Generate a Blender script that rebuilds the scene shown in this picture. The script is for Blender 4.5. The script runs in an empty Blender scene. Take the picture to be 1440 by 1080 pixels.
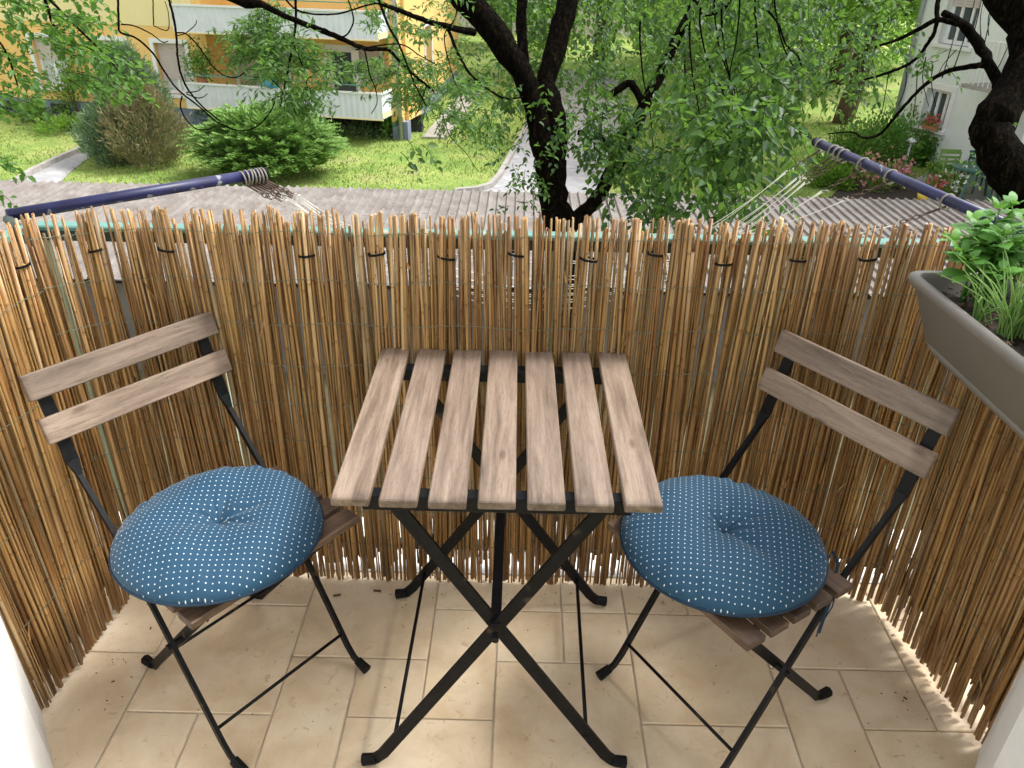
import bpy, math, random
import numpy as np
from mathutils import Vector, Matrix

random.seed(7)
rng = np.random.default_rng(11)
SC = bpy.context.scene
COL = SC.collection

# ------------------------------------------------------------ camera
YAW, PITCH, ROLL, FPX, EYE = 7.238e-3, .510583, 1.85481e-2, 1095.0, 1.504
def cam_axes():
    cy, sy, cp, sp = math.cos(YAW), math.sin(YAW), math.cos(PITCH), math.sin(PITCH)
    r = Vector((cy, sy, 0)); f = Vector((-sy*cp, cy*cp, -sp)); u = r.cross(f)
    return r*math.cos(ROLL)+u*math.sin(ROLL), u*math.cos(ROLL)-r*math.sin(ROLL), f
CR, CU, CF = cam_axes()
CAMP = Vector((0, 0, EYE))
cd = bpy.data.cameras.new('camera'); cam = bpy.data.objects.new('camera', cd); COL.objects.link(cam)
cam.matrix_world = Matrix(((CR.x, CU.x, -CF.x, 0), (CR.y, CU.y, -CF.y, 0), (CR.z, CU.z, -CF.z, EYE), (0, 0, 0, 1)))
cd.sensor_width = 36; cd.lens = 36*FPX/1440; cd.clip_start = .02; cd.clip_end = 1500
SC.camera = cam

# ------------------------------------------------------------ world, sun, exposure
SUN_EL, SUN_AZ = math.radians(55), math.radians(75)      # azimuth from +Y towards +X
w = bpy.data.worlds.new('World'); SC.world = w; w.use_nodes = True
nt = w.node_tree; nt.nodes.clear()
sky = nt.nodes.new('ShaderNodeTexSky'); sky.sky_type = 'NISHITA'; sky.sun_disc = False
sky.sun_elevation = SUN_EL; sky.sun_rotation = SUN_AZ; sky.dust_density = 3.0; sky.air_density = 1.0
hs = nt.nodes.new('ShaderNodeHueSaturation'); hs.inputs['Saturation'].default_value = .12
bg = nt.nodes.new('ShaderNodeBackground'); bg.inputs['Strength'].default_value = .15
wo = nt.nodes.new('ShaderNodeOutputWorld')
nt.links.new(sky.outputs[0], hs.inputs['Color']); nt.links.new(hs.outputs[0], bg.inputs[0]); nt.links.new(bg.outputs[0], wo.inputs[0])
sl = bpy.data.lights.new('sun', 'SUN'); sl.energy = 1.5; sl.angle = math.radians(18); sl.color = (1, .98, .945)
so = bpy.data.objects.new('sun', sl); COL.objects.link(so)
sd = Vector((math.sin(SUN_AZ)*math.cos(SUN_EL), math.cos(SUN_AZ)*math.cos(SUN_EL), math.sin(SUN_EL)))
so.rotation_euler = sd.to_track_quat('Z', 'Y').to_euler()
vs = SC.view_settings; vs.view_transform = 'Standard'; vs.look = 'None'; vs.gamma = 1; vs.use_curve_mapping = False
vs.exposure = 1.36
SC.render.engine = 'CYCLES'
SC.cycles.use_denoising = True
SC.cycles.max_bounces = 8; SC.cycles.transparent_max_bounces = 6
SC.cycles.sample_clamp_indirect = 8

# ------------------------------------------------------------ survey helpers (photo pixel -> place)
def ray(x, y): return CR*(x-720) - CU*(y-540) + CF*FPX
def atz(x, y, z):
    d = ray(x, y); return CAMP + d*((z-EYE)/d.z)
def aty(x, y, Y):
    d = ray(x, y); return CAMP + d*(Y/d.y)
def atd(x, y, D): return CAMP + ray(x, y)*(D/FPX)
def onplane(x, y, P, N):
    d = ray(x, y); return CAMP + d*((P-CAMP).dot(N)/d.dot(N))

# ------------------------------------------------------------ mesh helpers
class MB:
    def __init__(s): s.v = []; s.f = []
    def add(s, vs_, fs_):
        o = len(s.v); s.v += [tuple(v) for v in vs_]; s.f += [tuple(i+o for i in f) for f in fs_]; return s
    def box(s, c, size, ax=None, bev=0):
        c = Vector(c); hx, hy, hz = size[0]/2, size[1]/2, size[2]/2
        X, Y, Z = ax if ax else (Vector((1, 0, 0)), Vector((0, 1, 0)), Vector((0, 0, 1)))
        if bev <= 0:
            vv = [c+X*(a*hx)+Y*(b*hy)+Z*(d*hz) for a in (-1, 1) for b in (-1, 1) for d in (-1, 1)]
            return s.add(vv, [(0, 1, 3, 2), (4, 6, 7, 5), (0, 4, 5, 1), (2, 3, 7, 6), (0, 2, 6, 4), (1, 5, 7, 3)])
        b = bev; pts = []                          # chamfered box
        vv = []; idx = {}
        for a in (-1, 1):
            for q in (-1, 1):
                for d in (-1, 1):
                    for k, (x, y, z) in enumerate(((hx, hy-b, hz-b), (hx-b, hy, hz-b), (hx-b, hy-b, hz))):
                        idx[(a, q, d, k)] = len(vv); vv.append(c+X*(a*x)+Y*(q*y)+Z*(d*z))
        F = []
        for a in (-1, 1):
            F.append([idx[(a, q, d, 0)] for q, d in ((-1, -1), (1, -1), (1, 1), (-1, 1))][::a])
            F.append([idx[(q, a, d, 1)] for q, d in ((-1, -1), (-1, 1), (1, 1), (1, -1))][::a])
            F.append([idx[(q, d, a, 2)] for q, d in ((-1, -1), (1, -1), (1, 1), (-1, 1))][::a])
        for q in (-1, 1):
            for d in (-1, 1):
                F.append([idx[(-1, q, d, 1)], idx[(1, q, d, 1)], idx[(1, q, d, 2)], idx[(-1, q, d, 2)]][::-q*d])
                F.append([idx[(q, -1, d, 0)], idx[(q, 1, d, 0)], idx[(q, 1, d, 2)], idx[(q, -1, d, 2)]][::q*d])
                F.append([idx[(q, d, -1, 0)], idx[(q, d, 1, 0)], idx[(q, d, 1, 1)], idx[(q, d, -1, 1)]][::-q*d])
                for a in (-1, 1):
                    F.append([idx[(a, q, d, 0)], idx[(a, q, d, 1)], idx[(a, q, d, 2)]][::a*q*d])
        return s.add(vv, F)
    def tube(s, P, R, n=8, cap=True, flat=None, up=None, closed=False):
        """sweep; R radius or list; flat=(half w, half t) for flat bar with `up` = thickness direction"""
        P = [Vector(p) for p in P]; m = len(P)
        if not hasattr(R, '__len__'): R = [R]*m
        vv = []; nrm = None
        for i, p in enumerate(P):
            if closed: t = (P[(i+1) % m]-P[i-1])
            else: t = P[min(i+1, m-1)]-P[max(i-1, 0)]
            t = t.normalized() if t.length > 1e-9 else Vector((0, 0, 1))
            if nrm is None:
                a = Vector(up) if up else (Vector((0, 0, 1)) if abs(t.z) < .9 else Vector((1, 0, 0)))
                nrm = (a-t*a.dot(t)).normalized()
            else:
                nrm = (nrm-t*nrm.dot(t)).normalized()
            b = t.cross(nrm)
            if flat:
                fw, ft = flat if not isinstance(flat, list) else flat[i]
                for sx, sy in ((-1, -1), (1, -1), (1, 1), (-1, 1)):
                    vv.append(p+b*(sx*fw)+nrm*(sy*ft))
            else:
                for k in range(n):
                    an = 2*math.pi*k/n
                    vv.append(p+(nrm*math.cos(an)+b*math.sin(an))*R[i])
        k = 4 if flat else n
        F = [(i*k+j, i*k+(j+1) % k, (i+1)*k+(j+1) % k, (i+1)*k+j) for i in range(m-1) for j in range(k)]
        if closed: F += [((m-1)*k+j, (m-1)*k+(j+1) % k, (j+1) % k, j) for j in range(k)]
        elif cap: F += [tuple(range(k))[::-1], tuple((m-1)*k+j for j in range(k))]
        return s.add(vv, F)
    def disc_cyl(s, a, b, r, n=12): return s.tube([a, b], r, n)
    def build(s, name, mat, parent=None, smooth=False, world=True):
        me = bpy.data.meshes.new(name)
        v = s.v
        if parent is not None and world:
            L = parent.location
            v = [(x-L.x, y-L.y, z-L.z) for x, y, z in v]
        me.from_pydata(v, [], s.f); me.update()
        return link(name, me, mat, parent, smooth)
def link(name, me, mat, parent=None, smooth=False):
    if mat and not me.materials: me.materials.append(mat)
    if smooth: me.polygons.foreach_set('use_smooth', [True]*len(me.polygons))
    o = bpy.data.objects.new(name, me); COL.objects.link(o)
    if parent is not None: o.parent = parent
    return o
def np_mesh(name, V, T, mat, parent=None, smooth=False):
    V = np.asarray(V, np.float32); T = np.asarray(T, np.int32)
    if parent is not None:
        V = V-np.array(world_loc(parent), np.float32)
    me = bpy.data.meshes.new(name); k = T.shape[1]
    me.vertices.add(len(V)); me.vertices.foreach_set('co', V.ravel())
    me.loops.add(T.size); me.loops.foreach_set('vertex_index', T.ravel())
    me.polygons.add(len(T)); me.polygons.foreach_set('loop_start', np.arange(0, T.size, k, dtype=np.int32))
    me.polygons.foreach_set('loop_total', np.full(len(T), k, np.int32))
    me.update(calc_edges=True)
    return link(name, me, mat, parent, smooth)
def world_loc(o):
    l = Vector(o.location)
    while o.parent: o = o.parent; l = l+o.location
    return l
def tag(o, label=None, cat=None, group=None, kind=None):
    if label: o['label'] = label
    if cat: o['category'] = cat
    if group: o['group'] = group
    if kind: o['kind'] = kind
    return o
def thing(name, label, cat, loc=(0, 0, 0), rz=0, group=None):
    o = bpy.data.objects.new(name, None); COL.objects.link(o); o.location = loc; o.rotation_euler = (0, 0, rz)
    o.empty_display_size = .1
    return tag(o, label, cat, group)
def struct(name, mb, mat, parent=None, smooth=False):
    o = mb.build(name, mat, parent, smooth)
    if parent is None: o['kind'] = 'structure'
    return o
def copy_tree(o, parent=None):
    c = o.copy(); COL.objects.link(c); c.parent = parent
    for ch in list(o.children): copy_tree(ch, c)
    return c

# ------------------------------------------------------------ materials
def new_mat(name):
    m = bpy.data.materials.new(name); m.use_nodes = True
    t = m.node_tree; b = t.nodes['Principled BSDF']; return m, t, b
def N(t, typ, **kw):
    n = t.nodes.new(typ)
    for k, v in kw.items():
        if k.startswith('i_'): n.inputs[k[2:].replace('_', ' ')].default_value = v
        else: setattr(n, k, v)
    return n
def ramp(t, stops, interp='LINEAR'):
    r = t.nodes.new('ShaderNodeValToRGB'); r.color_ramp.interpolation = interp; e = r.color_ramp.elements
    while len(e) > 1: e.remove(e[0])
    for i, (p, c) in enumerate(stops):
        q = e[0] if i == 0 else e.new(p)
        q.position = p; q.color = (*c, 1)
    return r
def coords(t, scale=(1, 1, 1), rnd=True, kind='Object'):
    tc = t.nodes.new('ShaderNodeTexCoord'); mp = t.nodes.new('ShaderNodeMapping')
    mp.inputs['Scale'].default_value = scale
    t.links.new(tc.outputs[kind], mp.inputs['Vector'])
    if rnd:
        oi = t.nodes.new('ShaderNodeObjectInfo'); ml = N(t, 'ShaderNodeMath', operation='MULTIPLY'); ml.inputs[1].default_value = 37.3
        t.links.new(oi.outputs['Random'], ml.inputs[0]); t.links.new(ml.outputs[0], mp.inputs['Location'])
    return mp
def bump(t, b, src, strength=.2, dist=.01):
    bp = t.nodes.new('ShaderNodeBump'); bp.inputs['Strength'].default_value = strength; bp.inputs['Distance'].default_value = dist
    t.links.new(src, bp.inputs['Height']); t.links.new(bp.outputs[0], b.inputs['Normal']); return bp
def mixc(t, fac, a, b, mode='MIX'):
    m = t.nodes.new('ShaderNodeMix'); m.data_type = 'RGBA'; m.blend_type = mode
    for k, s_ in ((0, fac), (6, a), (7, b)):
        if isinstance(s_, (int, float)): m.inputs[k].default_value = s_
        elif isinstance(s_, tuple): m.inputs[k].default_value = (*s_, 1)
        else: t.links.new(s_, m.inputs[k])
    return m.outputs[2]

def noise_mat(name, stops, scale=5, rough=.8, detail=6, bmp=.2, bdist=.01, rnd=False, sc=(1, 1, 1), metallic=0, spec=.5, spots=None):
    m, t, b = new_mat(name); mp = coords(t, sc, rnd)
    n = N(t, 'ShaderNodeTexNoise'); n.inputs['Scale'].default_value = scale; n.inputs['Detail'].default_value = detail; n.inputs['Roughness'].default_value = .62
    t.links.new(mp.outputs[0], n.inputs['Vector'])
    r = ramp(t, stops); t.links.new(n.outputs[0], r.inputs[0]); c = r.outputs[0]
    if spots:
        n2 = N(t, 'ShaderNodeTexNoise'); n2.inputs['Scale'].default_value = spots[0]; n2.inputs['Detail'].default_value = 5
        t.links.new(mp.outputs[0], n2.inputs['Vector'])
        r2 = ramp(t, [(spots[1], (0, 0, 0)), (spots[1]+spots[2], (1, 1, 1))]); t.links.new(n2.outputs[0], r2.inputs[0])
        c = mixc(t, r2.outputs[0], c, spots[3])
    t.links.new(c, b.inputs['Base Color'])
    b.inputs['Roughness'].default_value = rough; b.inputs['Metallic'].default_value = metallic; b.inputs['Specular IOR Level'].default_value = spec
    if bmp: bump(t, b, n.outputs[0], bmp, bdist)
    return m

def leaf_mat(name, cols, trans=.35, rough=.45):
    m, t, b = new_mat(name)
    g = t.nodes.new('ShaderNodeNewGeometry'); oi = t.nodes.new('ShaderNodeObjectInfo')
    ad = N(t, 'ShaderNodeMath', operation='ADD'); t.links.new(g.outputs['Random Per Island'], ad.inputs[0]); t.links.new(oi.outputs['Random'], ad.inputs[1])
    fr = N(t, 'ShaderNodeMath', operation='FRACT'); t.links.new(ad.outputs[0], fr.inputs[0])
    k = len(cols)
    r = ramp(t, [(i/(k-1), c) for i, c in enumerate(cols)]); t.links.new(fr.outputs[0], r.inputs[0])
    t.links.new(r.outputs[0], b.inputs['Base Color']); b.inputs['Roughness'].default_value = rough
    b.inputs['Specular IOR Level'].default_value = .35
    tr = t.nodes.new('ShaderNodeBsdfTranslucent'); 
    c2 = mixc(t, .6, r.outputs[0], (.22, .42, .05), 'MIX'); t.links.new(c2, tr.inputs[0])
    mx = t.nodes.new('ShaderNodeMixShader'); mx.inputs[0].default_value = trans
    t.links.new(b.outputs[0], mx.inputs[1]); t.links.new(tr.outputs[0], mx.inputs[2])
    t.links.new(mx.outputs[0], t.nodes['Material Output'].inputs[0]); return m

def wood_mat(name, cols, rough=.5, dark_knots=True):
    m, t, b = new_mat(name)
    mp = coords(t, (3.2, 46, 46)); mp2 = coords(t, (1.1, 9, 9))
    n1 = N(t, 'ShaderNodeTexNoise'); n1.inputs['Scale'].default_value = 1.6; n1.inputs['Detail'].default_value = 8; n1.inputs['Roughness'].default_value = .7; n1.inputs['Distortion'].default_value = .6
    n2 = N(t, 'ShaderNodeTexNoise'); n2.inputs['Scale'].default_value = 2.2; n2.inputs['Detail'].default_value = 4; n2.inputs['Distortion'].default_value = 1.2
    n3 = N(t, 'ShaderNodeTexNoise'); n3.inputs['Scale'].default_value = 9; n3.inputs['Detail'].default_value = 4
    mp3 = coords(t, (6, 120, 120)); t.links.new(mp3.outputs[0], n3.inputs['Vector'])
    t.links.new(mp.outputs[0], n1.inputs['Vector']); t.links.new(mp2.outputs[0], n2.inputs['Vector'])
    r1 = ramp(t, [(.28, cols[0]), (.5, cols[1]), (.72, cols[2])]); t.links.new(n1.outputs[0], r1.inputs[0])
    r2 = ramp(t, [(.30, (.62, .58, .55)), (.55, (1, 1, 1)), (.8, (1.12, 1.08, 1.05))]); t.links.new(n2.outputs[0], r2.inputs[0])
    c = mixc(t, 1.0, r1.outputs[0], r2.outputs[0], 'MULTIPLY')
    r3 = ramp(t, [(.33, (.5, .45, .4)), (.42, (1, 1, 1))]); t.links.new(n3.outputs[0], r3.inputs[0])
    c = mixc(t, .8, c, r3.outputs[0], 'MULTIPLY')
    oi = t.nodes.new('ShaderNodeObjectInfo'); rr = ramp(t, [(0, (.86, .84, .83)), (1, (1.1, 1.08, 1.05))]); t.links.new(oi.outputs['Random'], rr.inputs[0])
    c = mixc(t, 1.0, c, rr.outputs[0], 'MULTIPLY')
    tg = t.nodes.new('ShaderNodeTexCoord'); sg = t.nodes.new('ShaderNodeSeparateXYZ'); t.links.new(tg.outputs['Generated'], sg.inputs[0])
    ma = N(t, 'ShaderNodeMath', operation='MULTIPLY_ADD'); ma.inputs[1].default_value = .10; t.links.new(n2.outputs[0], ma.inputs[0]); t.links.new(sg.outputs[0], ma.inputs[2])
    re = ramp(t, [(.05, (.55, .52, .5)), (.085, (1, 1, 1)), (.955, (1, 1, 1)), (1, (.62, .58, .55))]); t.links.new(ma.outputs[0], re.inputs[0])
    c = mixc(t, .8, c, re.outputs[0], 'MULTIPLY')
    nk = N(t, 'ShaderNodeTexVoronoi'); nk.inputs['Scale'].default_value = 1; mk = coords(t, (5, 14, 14)); t.links.new(mk.outputs[0], nk.inputs['Vector'])
    rk = ramp(t, [(.05, (.45, .38, .32)), (.11, (1, 1, 1))]); t.links.new(nk.outputs['Distance'], rk.inputs[0]); c = mixc(t, .75, c, rk.outputs[0], 'MULTIPLY')
    t.links.new(c, b.inputs['Base Color']); b.inputs['Roughness'].default_value = rough
    bump(t, b, n1.outputs[0], .25, .002); return m

def reed_mat():
    m, t, b = new_mat('dry_reed')
    g = t.nodes.new('ShaderNodeNewGeometry'); oi = t.nodes.new('ShaderNodeObjectInfo')
    ad = N(t, 'ShaderNodeMath', operation='ADD'); t.links.new(g.outputs['Random Per Island'], ad.inputs[0]); t.links.new(oi.outputs['Random'], ad.inputs[1])
    fr = N(t, 'ShaderNodeMath', operation='FRACT'); t.links.new(ad.outputs[0], fr.inputs[0])
    r = ramp(t, [(0, (.13, .068, .026)), (.12, (.39, .215, .075)), (.28, (.24, .135, .05)), (.42, (.44, .265, .105)), (.54, (.30, .18, .07)), (.66, (.40, .225, .07)), (.78, (.53, .36, .18)), (.88, (.23, .165, .09)), (1, (.40, .225, .07))])
    t.links.new(fr.outputs[0], r.inputs[0])
    tc = t.nodes.new('ShaderNodeTexCoord'); sp = t.nodes.new('ShaderNodeSeparateXYZ'); t.links.new(tc.outputs['Object'], sp.inputs[0])
    # streaks along the stem
    mp = N(t, 'ShaderNodeMapping'); mp.inputs['Scale'].default_value = (260, 260, 9)
    t.links.new(tc.outputs['Object'], mp.inputs[0])
    off = N(t, 'ShaderNodeMath', operation='MULTIPLY'); off.inputs[1].default_value = 53; t.links.new(fr.outputs[0], off.inputs[0]); t.links.new(off.outputs[0], mp.inputs['Location'])
    n = N(t, 'ShaderNodeTexNoise'); n.inputs['Scale'].default_value = 1; n.inputs['Detail'].default_value = 5; t.links.new(mp.outputs[0], n.inputs[0])
    rs = ramp(t, [(.25, (.55, .5, .45)), (.5, (1, 1, 1)), (.8, (1.3, 1.25, 1.15))]); t.links.new(n.outputs[0], rs.inputs[0])
    c = mixc(t, 1, r.outputs[0], rs.outputs[0], 'MULTIPLY')
    # long blotches: lichen grey and rusty lengths
    mp2 = N(t, 'ShaderNodeMapping'); mp2.inputs['Scale'].default_value = (20, 20, 3.2); t.links.new(tc.outputs['Object'], mp2.inputs[0]); t.links.new(off.outputs[0], mp2.inputs['Location'])
    n2 = N(t, 'ShaderNodeTexNoise'); n2.inputs['Scale'].default_value = 1; n2.inputs['Detail'].default_value = 3; t.links.new(mp2.outputs[0], n2.inputs[0])
    r2 = ramp(t, [(.35, (.62, .50, .40)), (.55, (1, 1, 1)), (.75, (1.12, 1.15, 1.1))]); t.links.new(n2.outputs[0], r2.inputs[0])
    c = mixc(t, 1, c, r2.outputs[0], 'MULTIPLY')
    # node rings every 12-18 cm
    scm = N(t, 'ShaderNodeMath', operation='MULTIPLY_ADD'); scm.inputs[1].default_value = 2.6; scm.inputs[2].default_value = 2.8; t.links.new(fr.outputs[0], scm.inputs[0])
    sc_ = N(t, 'ShaderNodeMath', operation='MULTIPLY_ADD'); t.links.new(scm.outputs[0], sc_.inputs[1])
    t.links.new(sp.outputs['Z'], sc_.inputs[0]); t.links.new(off.outputs[0], sc_.inputs[2])
    f2 = N(t, 'ShaderNodeMath', operation='FRACT'); t.links.new(sc_.outputs[0], f2.inputs[0])
    r3 = ramp(t, [(0, (.55, .45, .36)), (.012, (.62, .54, .46)), (.026, (1.10, 1.07, 1.0)), (.07, (1, 1, 1)), (.97, (1, 1, 1)), (1, (.85, .8, .72))])
    t.links.new(f2.outputs[0], r3.inputs[0])
    c = mixc(t, 1, c, r3.outputs[0], 'MULTIPLY')
    t.links.new(c, b.inputs['Base Color']); b.inputs['Roughness'].default_value = .42; b.inputs['Specular IOR Level'].default_value = .45
    bump(t, b, n.outputs[0], .25, .002); return m

M = {}
M['reed'] = reed_mat()
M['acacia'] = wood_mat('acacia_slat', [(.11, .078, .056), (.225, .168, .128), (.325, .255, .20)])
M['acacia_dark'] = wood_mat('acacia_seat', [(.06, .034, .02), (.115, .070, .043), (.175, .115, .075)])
M['black'] = noise_mat('black_powder_coat', [(.3, (.004, .004, .0045)), (.7, (.010, .010, .0105))], 60, .42, spec=.14, bmp=.1, bdist=.001, spots=(25, .66, .05, (.05, .035, .025)))
M['rubber'] = noise_mat('black_rubber', [(.3, (.004, .004, .004)), (.7, (.009, .009, .009))], 60, .65, spec=.15, bmp=.1, bdist=.001)
M['screw'] = noise_mat('steel_screw', [(.3, (.4, .38, .36)), (.7, (.6, .58, .55))], 60, .35, bmp=0, metallic=.9)
M['plaster'] = noise_mat('white_plaster', [(.3, (.80, .80, .79)), (.7, (.87, .87, .86))], 14, .85, bmp=.6, bdist=.004, spots=(6, .66, .04, (.74, .74, .73)))
M['grout'] = noise_mat('grout', [(.35, (.36, .31, .235)), (.65, (.60, .54, .44))], 7, .9, bmp=.3, bdist=.002)
M['white_ledge'] = noise_mat('pale_concrete', [(.3, (.62, .6, .57)), (.7, (.78, .77, .74))], 6, .85, spots=(11, .62, .1, (.45, .42, .37)))
M['teal'] = noise_mat('teal_paint', [(.3, (.085, .22, .19)), (.7, (.14, .30, .26))], 12, .5, bmp=.05, spots=(20, .68, .04, (.35, .3, .22)))
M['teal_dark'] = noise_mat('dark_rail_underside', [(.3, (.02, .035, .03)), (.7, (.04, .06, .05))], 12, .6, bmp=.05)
M['palegreen'] = noise_mat('pale_green_paint', [(.3, (.36, .46, .34)), (.7, (.48, .56, .43))], 12, .5, bmp=.05)
M['blue_pole'] = noise_mat('blue_pole_paint', [(.3, (.006, .006, .036)), (.55, (.011, .012, .070)), (.75, (.028, .031, .11))], 14, .42, bmp=.15, bdist=.001, sc=(1, 1, 1), spots=(30, .64, .03, (.22, .22, .25)))
M['ring'] = noise_mat('rope_ring', [(.3, (.14, .13, .10)), (.7, (.26, .24, .19))], 80, .7, bmp=.3, bdist=.001)
M['chain'] = noise_mat('rusty_chain', [(.3, (.03, .018, .012)), (.7, (.10, .055, .035))], 90, .6, bmp=.2, metallic=.3)
M['line'] = noise_mat('white_line', [(.3, (.42, .40, .35)), (.7, (.58, .56, .50))], 60, .6, bmp=0)
M['wire'] = noise_mat('green_wire', [(.3, (.05, .07, .035)), (.7, (.12, .13, .08))], 40, .5, bmp=0)
M['planter'] = noise_mat('taupe_plastic', [(.35, (.135, .122, .106)), (.65, (.165, .150, .132))], 5, .5, bmp=.08, bdist=.002)
M['soil'] = noise_mat('potting_soil', [(.3, (.012, .008, .006)), (.55, (.04, .026, .018)), (.75, (.11, .075, .05))], 55, .95, bmp=1.0, bdist=.01)
M['basil'] = leaf_mat('basil_leaf', [(.07, .20, .03), (.10, .27, .045), (.15, .34, .06), (.09, .24, .04)], .25, .5)
M['chive'] = leaf_mat('chive_leaf', [(.18, .34, .07), (.27, .42, .12), (.12, .28, .05)], .2)
M['parsley'] = leaf_mat('parsley_leaf', [(.08, .26, .03), (.13, .36, .04), (.18, .42, .07)], .3)
M['leaf'] = leaf_mat('tree_leaf', [(.014, .042, .015), (.030, .078, .022), (.07, .155, .035), (.025, .07, .024), (.13, .24, .05)], .42)
M['leaf_ash'] = leaf_mat('ash_leaf', [(.045, .11, .03), (.08, .17, .04), (.11, .21, .05)], .45)
M['leaf_maple'] = leaf_mat('maple_leaf', [(.04, .11, .02), (.07, .17, .03), (.11, .23, .04)], .45)
M['leaf_far'] = leaf_mat('yellow_green_leaf', [(.10, .21, .03), (.19, .35, .05), (.30, .46, .08), (.24, .41, .07)], .5)  # bright yellow green tones, varied leaf by leaf
M['leaf_far2'] = leaf_mat('mid_leaf', [(.08, .17, .035), (.14, .26, .05), (.21, .35, .08)], .5)
M['juniper'] = leaf_mat('juniper_frond', [(.13, .25, .065), (.22, .37, .10), (.30, .46, .13), (.15, .29, .08)], .25, .6)
M['spruce'] = leaf_mat('bluegreen_needle', [(.11, .18, .10), (.17, .25, .14), (.22, .31, .18)], .2, .6)
M['brownfir'] = leaf_mat('browning_needle', [(.15, .17, .08), (.24, .19, .10), (.30, .20, .12), (.18, .20, .10)], .2, .6)
M['hedge'] = leaf_mat('hedge_leaf', [(.07, .18, .03), (.12, .27, .045), (.18, .36, .07)], .3)
M['bark'] = noise_mat('dark_bark', [(.3, (.006, .004, .003)), (.55, (.016, .011, .008)), (.75, (.040, .027, .019))], 7, .95, spec=.1, detail=9, bmp=1.0, bdist=.04, sc=(4, 4, 1))
M['bark_pale'] = noise_mat('brown_bark', [(.3, (.05, .035, .022)), (.55, (.10, .07, .045)), (.75, (.17, .125, .085))], 6, .92, detail=9, bmp=.8, bdist=.03, sc=(4, 4, 1))
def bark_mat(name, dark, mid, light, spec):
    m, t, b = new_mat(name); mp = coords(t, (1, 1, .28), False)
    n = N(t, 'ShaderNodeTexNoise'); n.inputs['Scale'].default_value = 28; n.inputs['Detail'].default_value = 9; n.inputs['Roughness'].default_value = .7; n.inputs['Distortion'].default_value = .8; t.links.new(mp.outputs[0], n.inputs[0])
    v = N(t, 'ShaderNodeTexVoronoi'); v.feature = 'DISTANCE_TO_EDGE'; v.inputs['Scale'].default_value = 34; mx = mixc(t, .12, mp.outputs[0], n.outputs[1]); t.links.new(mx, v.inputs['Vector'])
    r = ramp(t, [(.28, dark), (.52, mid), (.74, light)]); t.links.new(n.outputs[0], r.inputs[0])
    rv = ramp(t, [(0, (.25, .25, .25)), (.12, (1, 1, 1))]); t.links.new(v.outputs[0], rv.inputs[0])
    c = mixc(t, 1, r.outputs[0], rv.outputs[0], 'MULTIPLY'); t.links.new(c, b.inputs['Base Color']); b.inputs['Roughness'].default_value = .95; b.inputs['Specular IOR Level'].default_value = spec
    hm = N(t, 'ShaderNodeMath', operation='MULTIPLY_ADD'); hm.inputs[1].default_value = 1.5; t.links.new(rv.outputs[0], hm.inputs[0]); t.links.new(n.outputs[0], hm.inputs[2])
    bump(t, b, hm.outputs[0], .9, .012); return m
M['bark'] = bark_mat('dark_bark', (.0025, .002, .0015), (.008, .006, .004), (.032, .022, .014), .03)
M['lawn'] = None
def lawn_mat():
    m, t, b = new_mat('lawn'); mp = coords(t, (1, 1, 1), False)
    def nz(s, d=5):
        n = N(t, 'ShaderNodeTexNoise'); n.inputs['Scale'].default_value = s; n.inputs['Detail'].default_value = d; n.inputs['Roughness'].default_value = .65; t.links.new(mp.outputs[0], n.inputs[0]); return n
    a = nz(.7, 8); r = ramp(t, [(.3, (.15, .24, .06)), (.42, (.22, .32, .08)), (.56, (.31, .38, .11)), (.68, (.35, .35, .15)), (.8, (.32, .27, .15))]); t.links.new(a.outputs[0], r.inputs[0])
    f = nz(14, 8); r2 = ramp(t, [(.25, (.5, .52, .45)), (.5, (1, 1, 1)), (.75, (1.35, 1.3, 1.2))]); t.links.new(f.outputs[0], r2.inputs[0])
    c = mixc(t, 1, r.outputs[0], r2.outputs[0], 'MULTIPLY')
    d = nz(.8, 4); r3 = ramp(t, [(.6, (0, 0, 0)), (.72, (.6, .6, .6))]); t.links.new(d.outputs[0], r3.inputs[0])
    c = mixc(t, r3.outputs[0], c, (.27, .22, .12))
    t.links.new(c, b.inputs['Base Color']); b.inputs['Roughness'].default_value = .95; b.inputs['Specular IOR Level'].default_value = .1
    bump(t, b, f.outputs[0], 1, .06); return m
M['lawn'] = lawn_mat()
M['asphalt'] = noise_mat('light_asphalt', [(.3, (.27, .265, .28)), (.7, (.38, .375, .38))], 4, .9, bmp=.3, spots=(2.2, .58, .12, (.46, .45, .45)))
M['kerb'] = noise_mat('kerb_stone', [(.3, (.25, .23, .21)), (.7, (.40, .38, .35))], 6, .9)
M['roofsheet'] = noise_mat('fibre_cement', [(.3, (.125, .105, .092)), (.5, (.20, .178, .162)), (.7, (.27, .25, .235))], 3.0, .85, detail=9, bmp=.3, bdist=.01, spots=(6, .60, .05, (.17, .13, .11)))
M['dark_wall'] = noise_mat('garage_wall', [(.3, (.10, .09, .08)), (.7, (.17, .155, .14))], 3, .9)
M['yellow'] = noise_mat('yellow_render', [(.3, (.80, .50, .17)), (.7, (.85, .56, .21))], 1.2, .9, bmp=.2, bdist=.01)
M['pale_yellow'] = noise_mat('pale_yellow_render', [(.3, (.80, .66, .34)), (.7, (.84, .71, .40))], 1.2, .9, bmp=.2, bdist=.01)
M['plinth'] = noise_mat('blue_grey_plinth', [(.3, (.17, .20, .28)), (.7, (.24, .27, .36))], 2, .9)
M['win_white'] = noise_mat('white_window_frame', [(.3, (.74, .74, .74)), (.7, (.8, .8, .8))], 5, .5, bmp=0)
M['shutter'] = noise_mat('pinkish_roller_shutter', [(.3, (.52, .44, .42)), (.7, (.60, .52, .49))], 3, .7, bmp=0)
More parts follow.
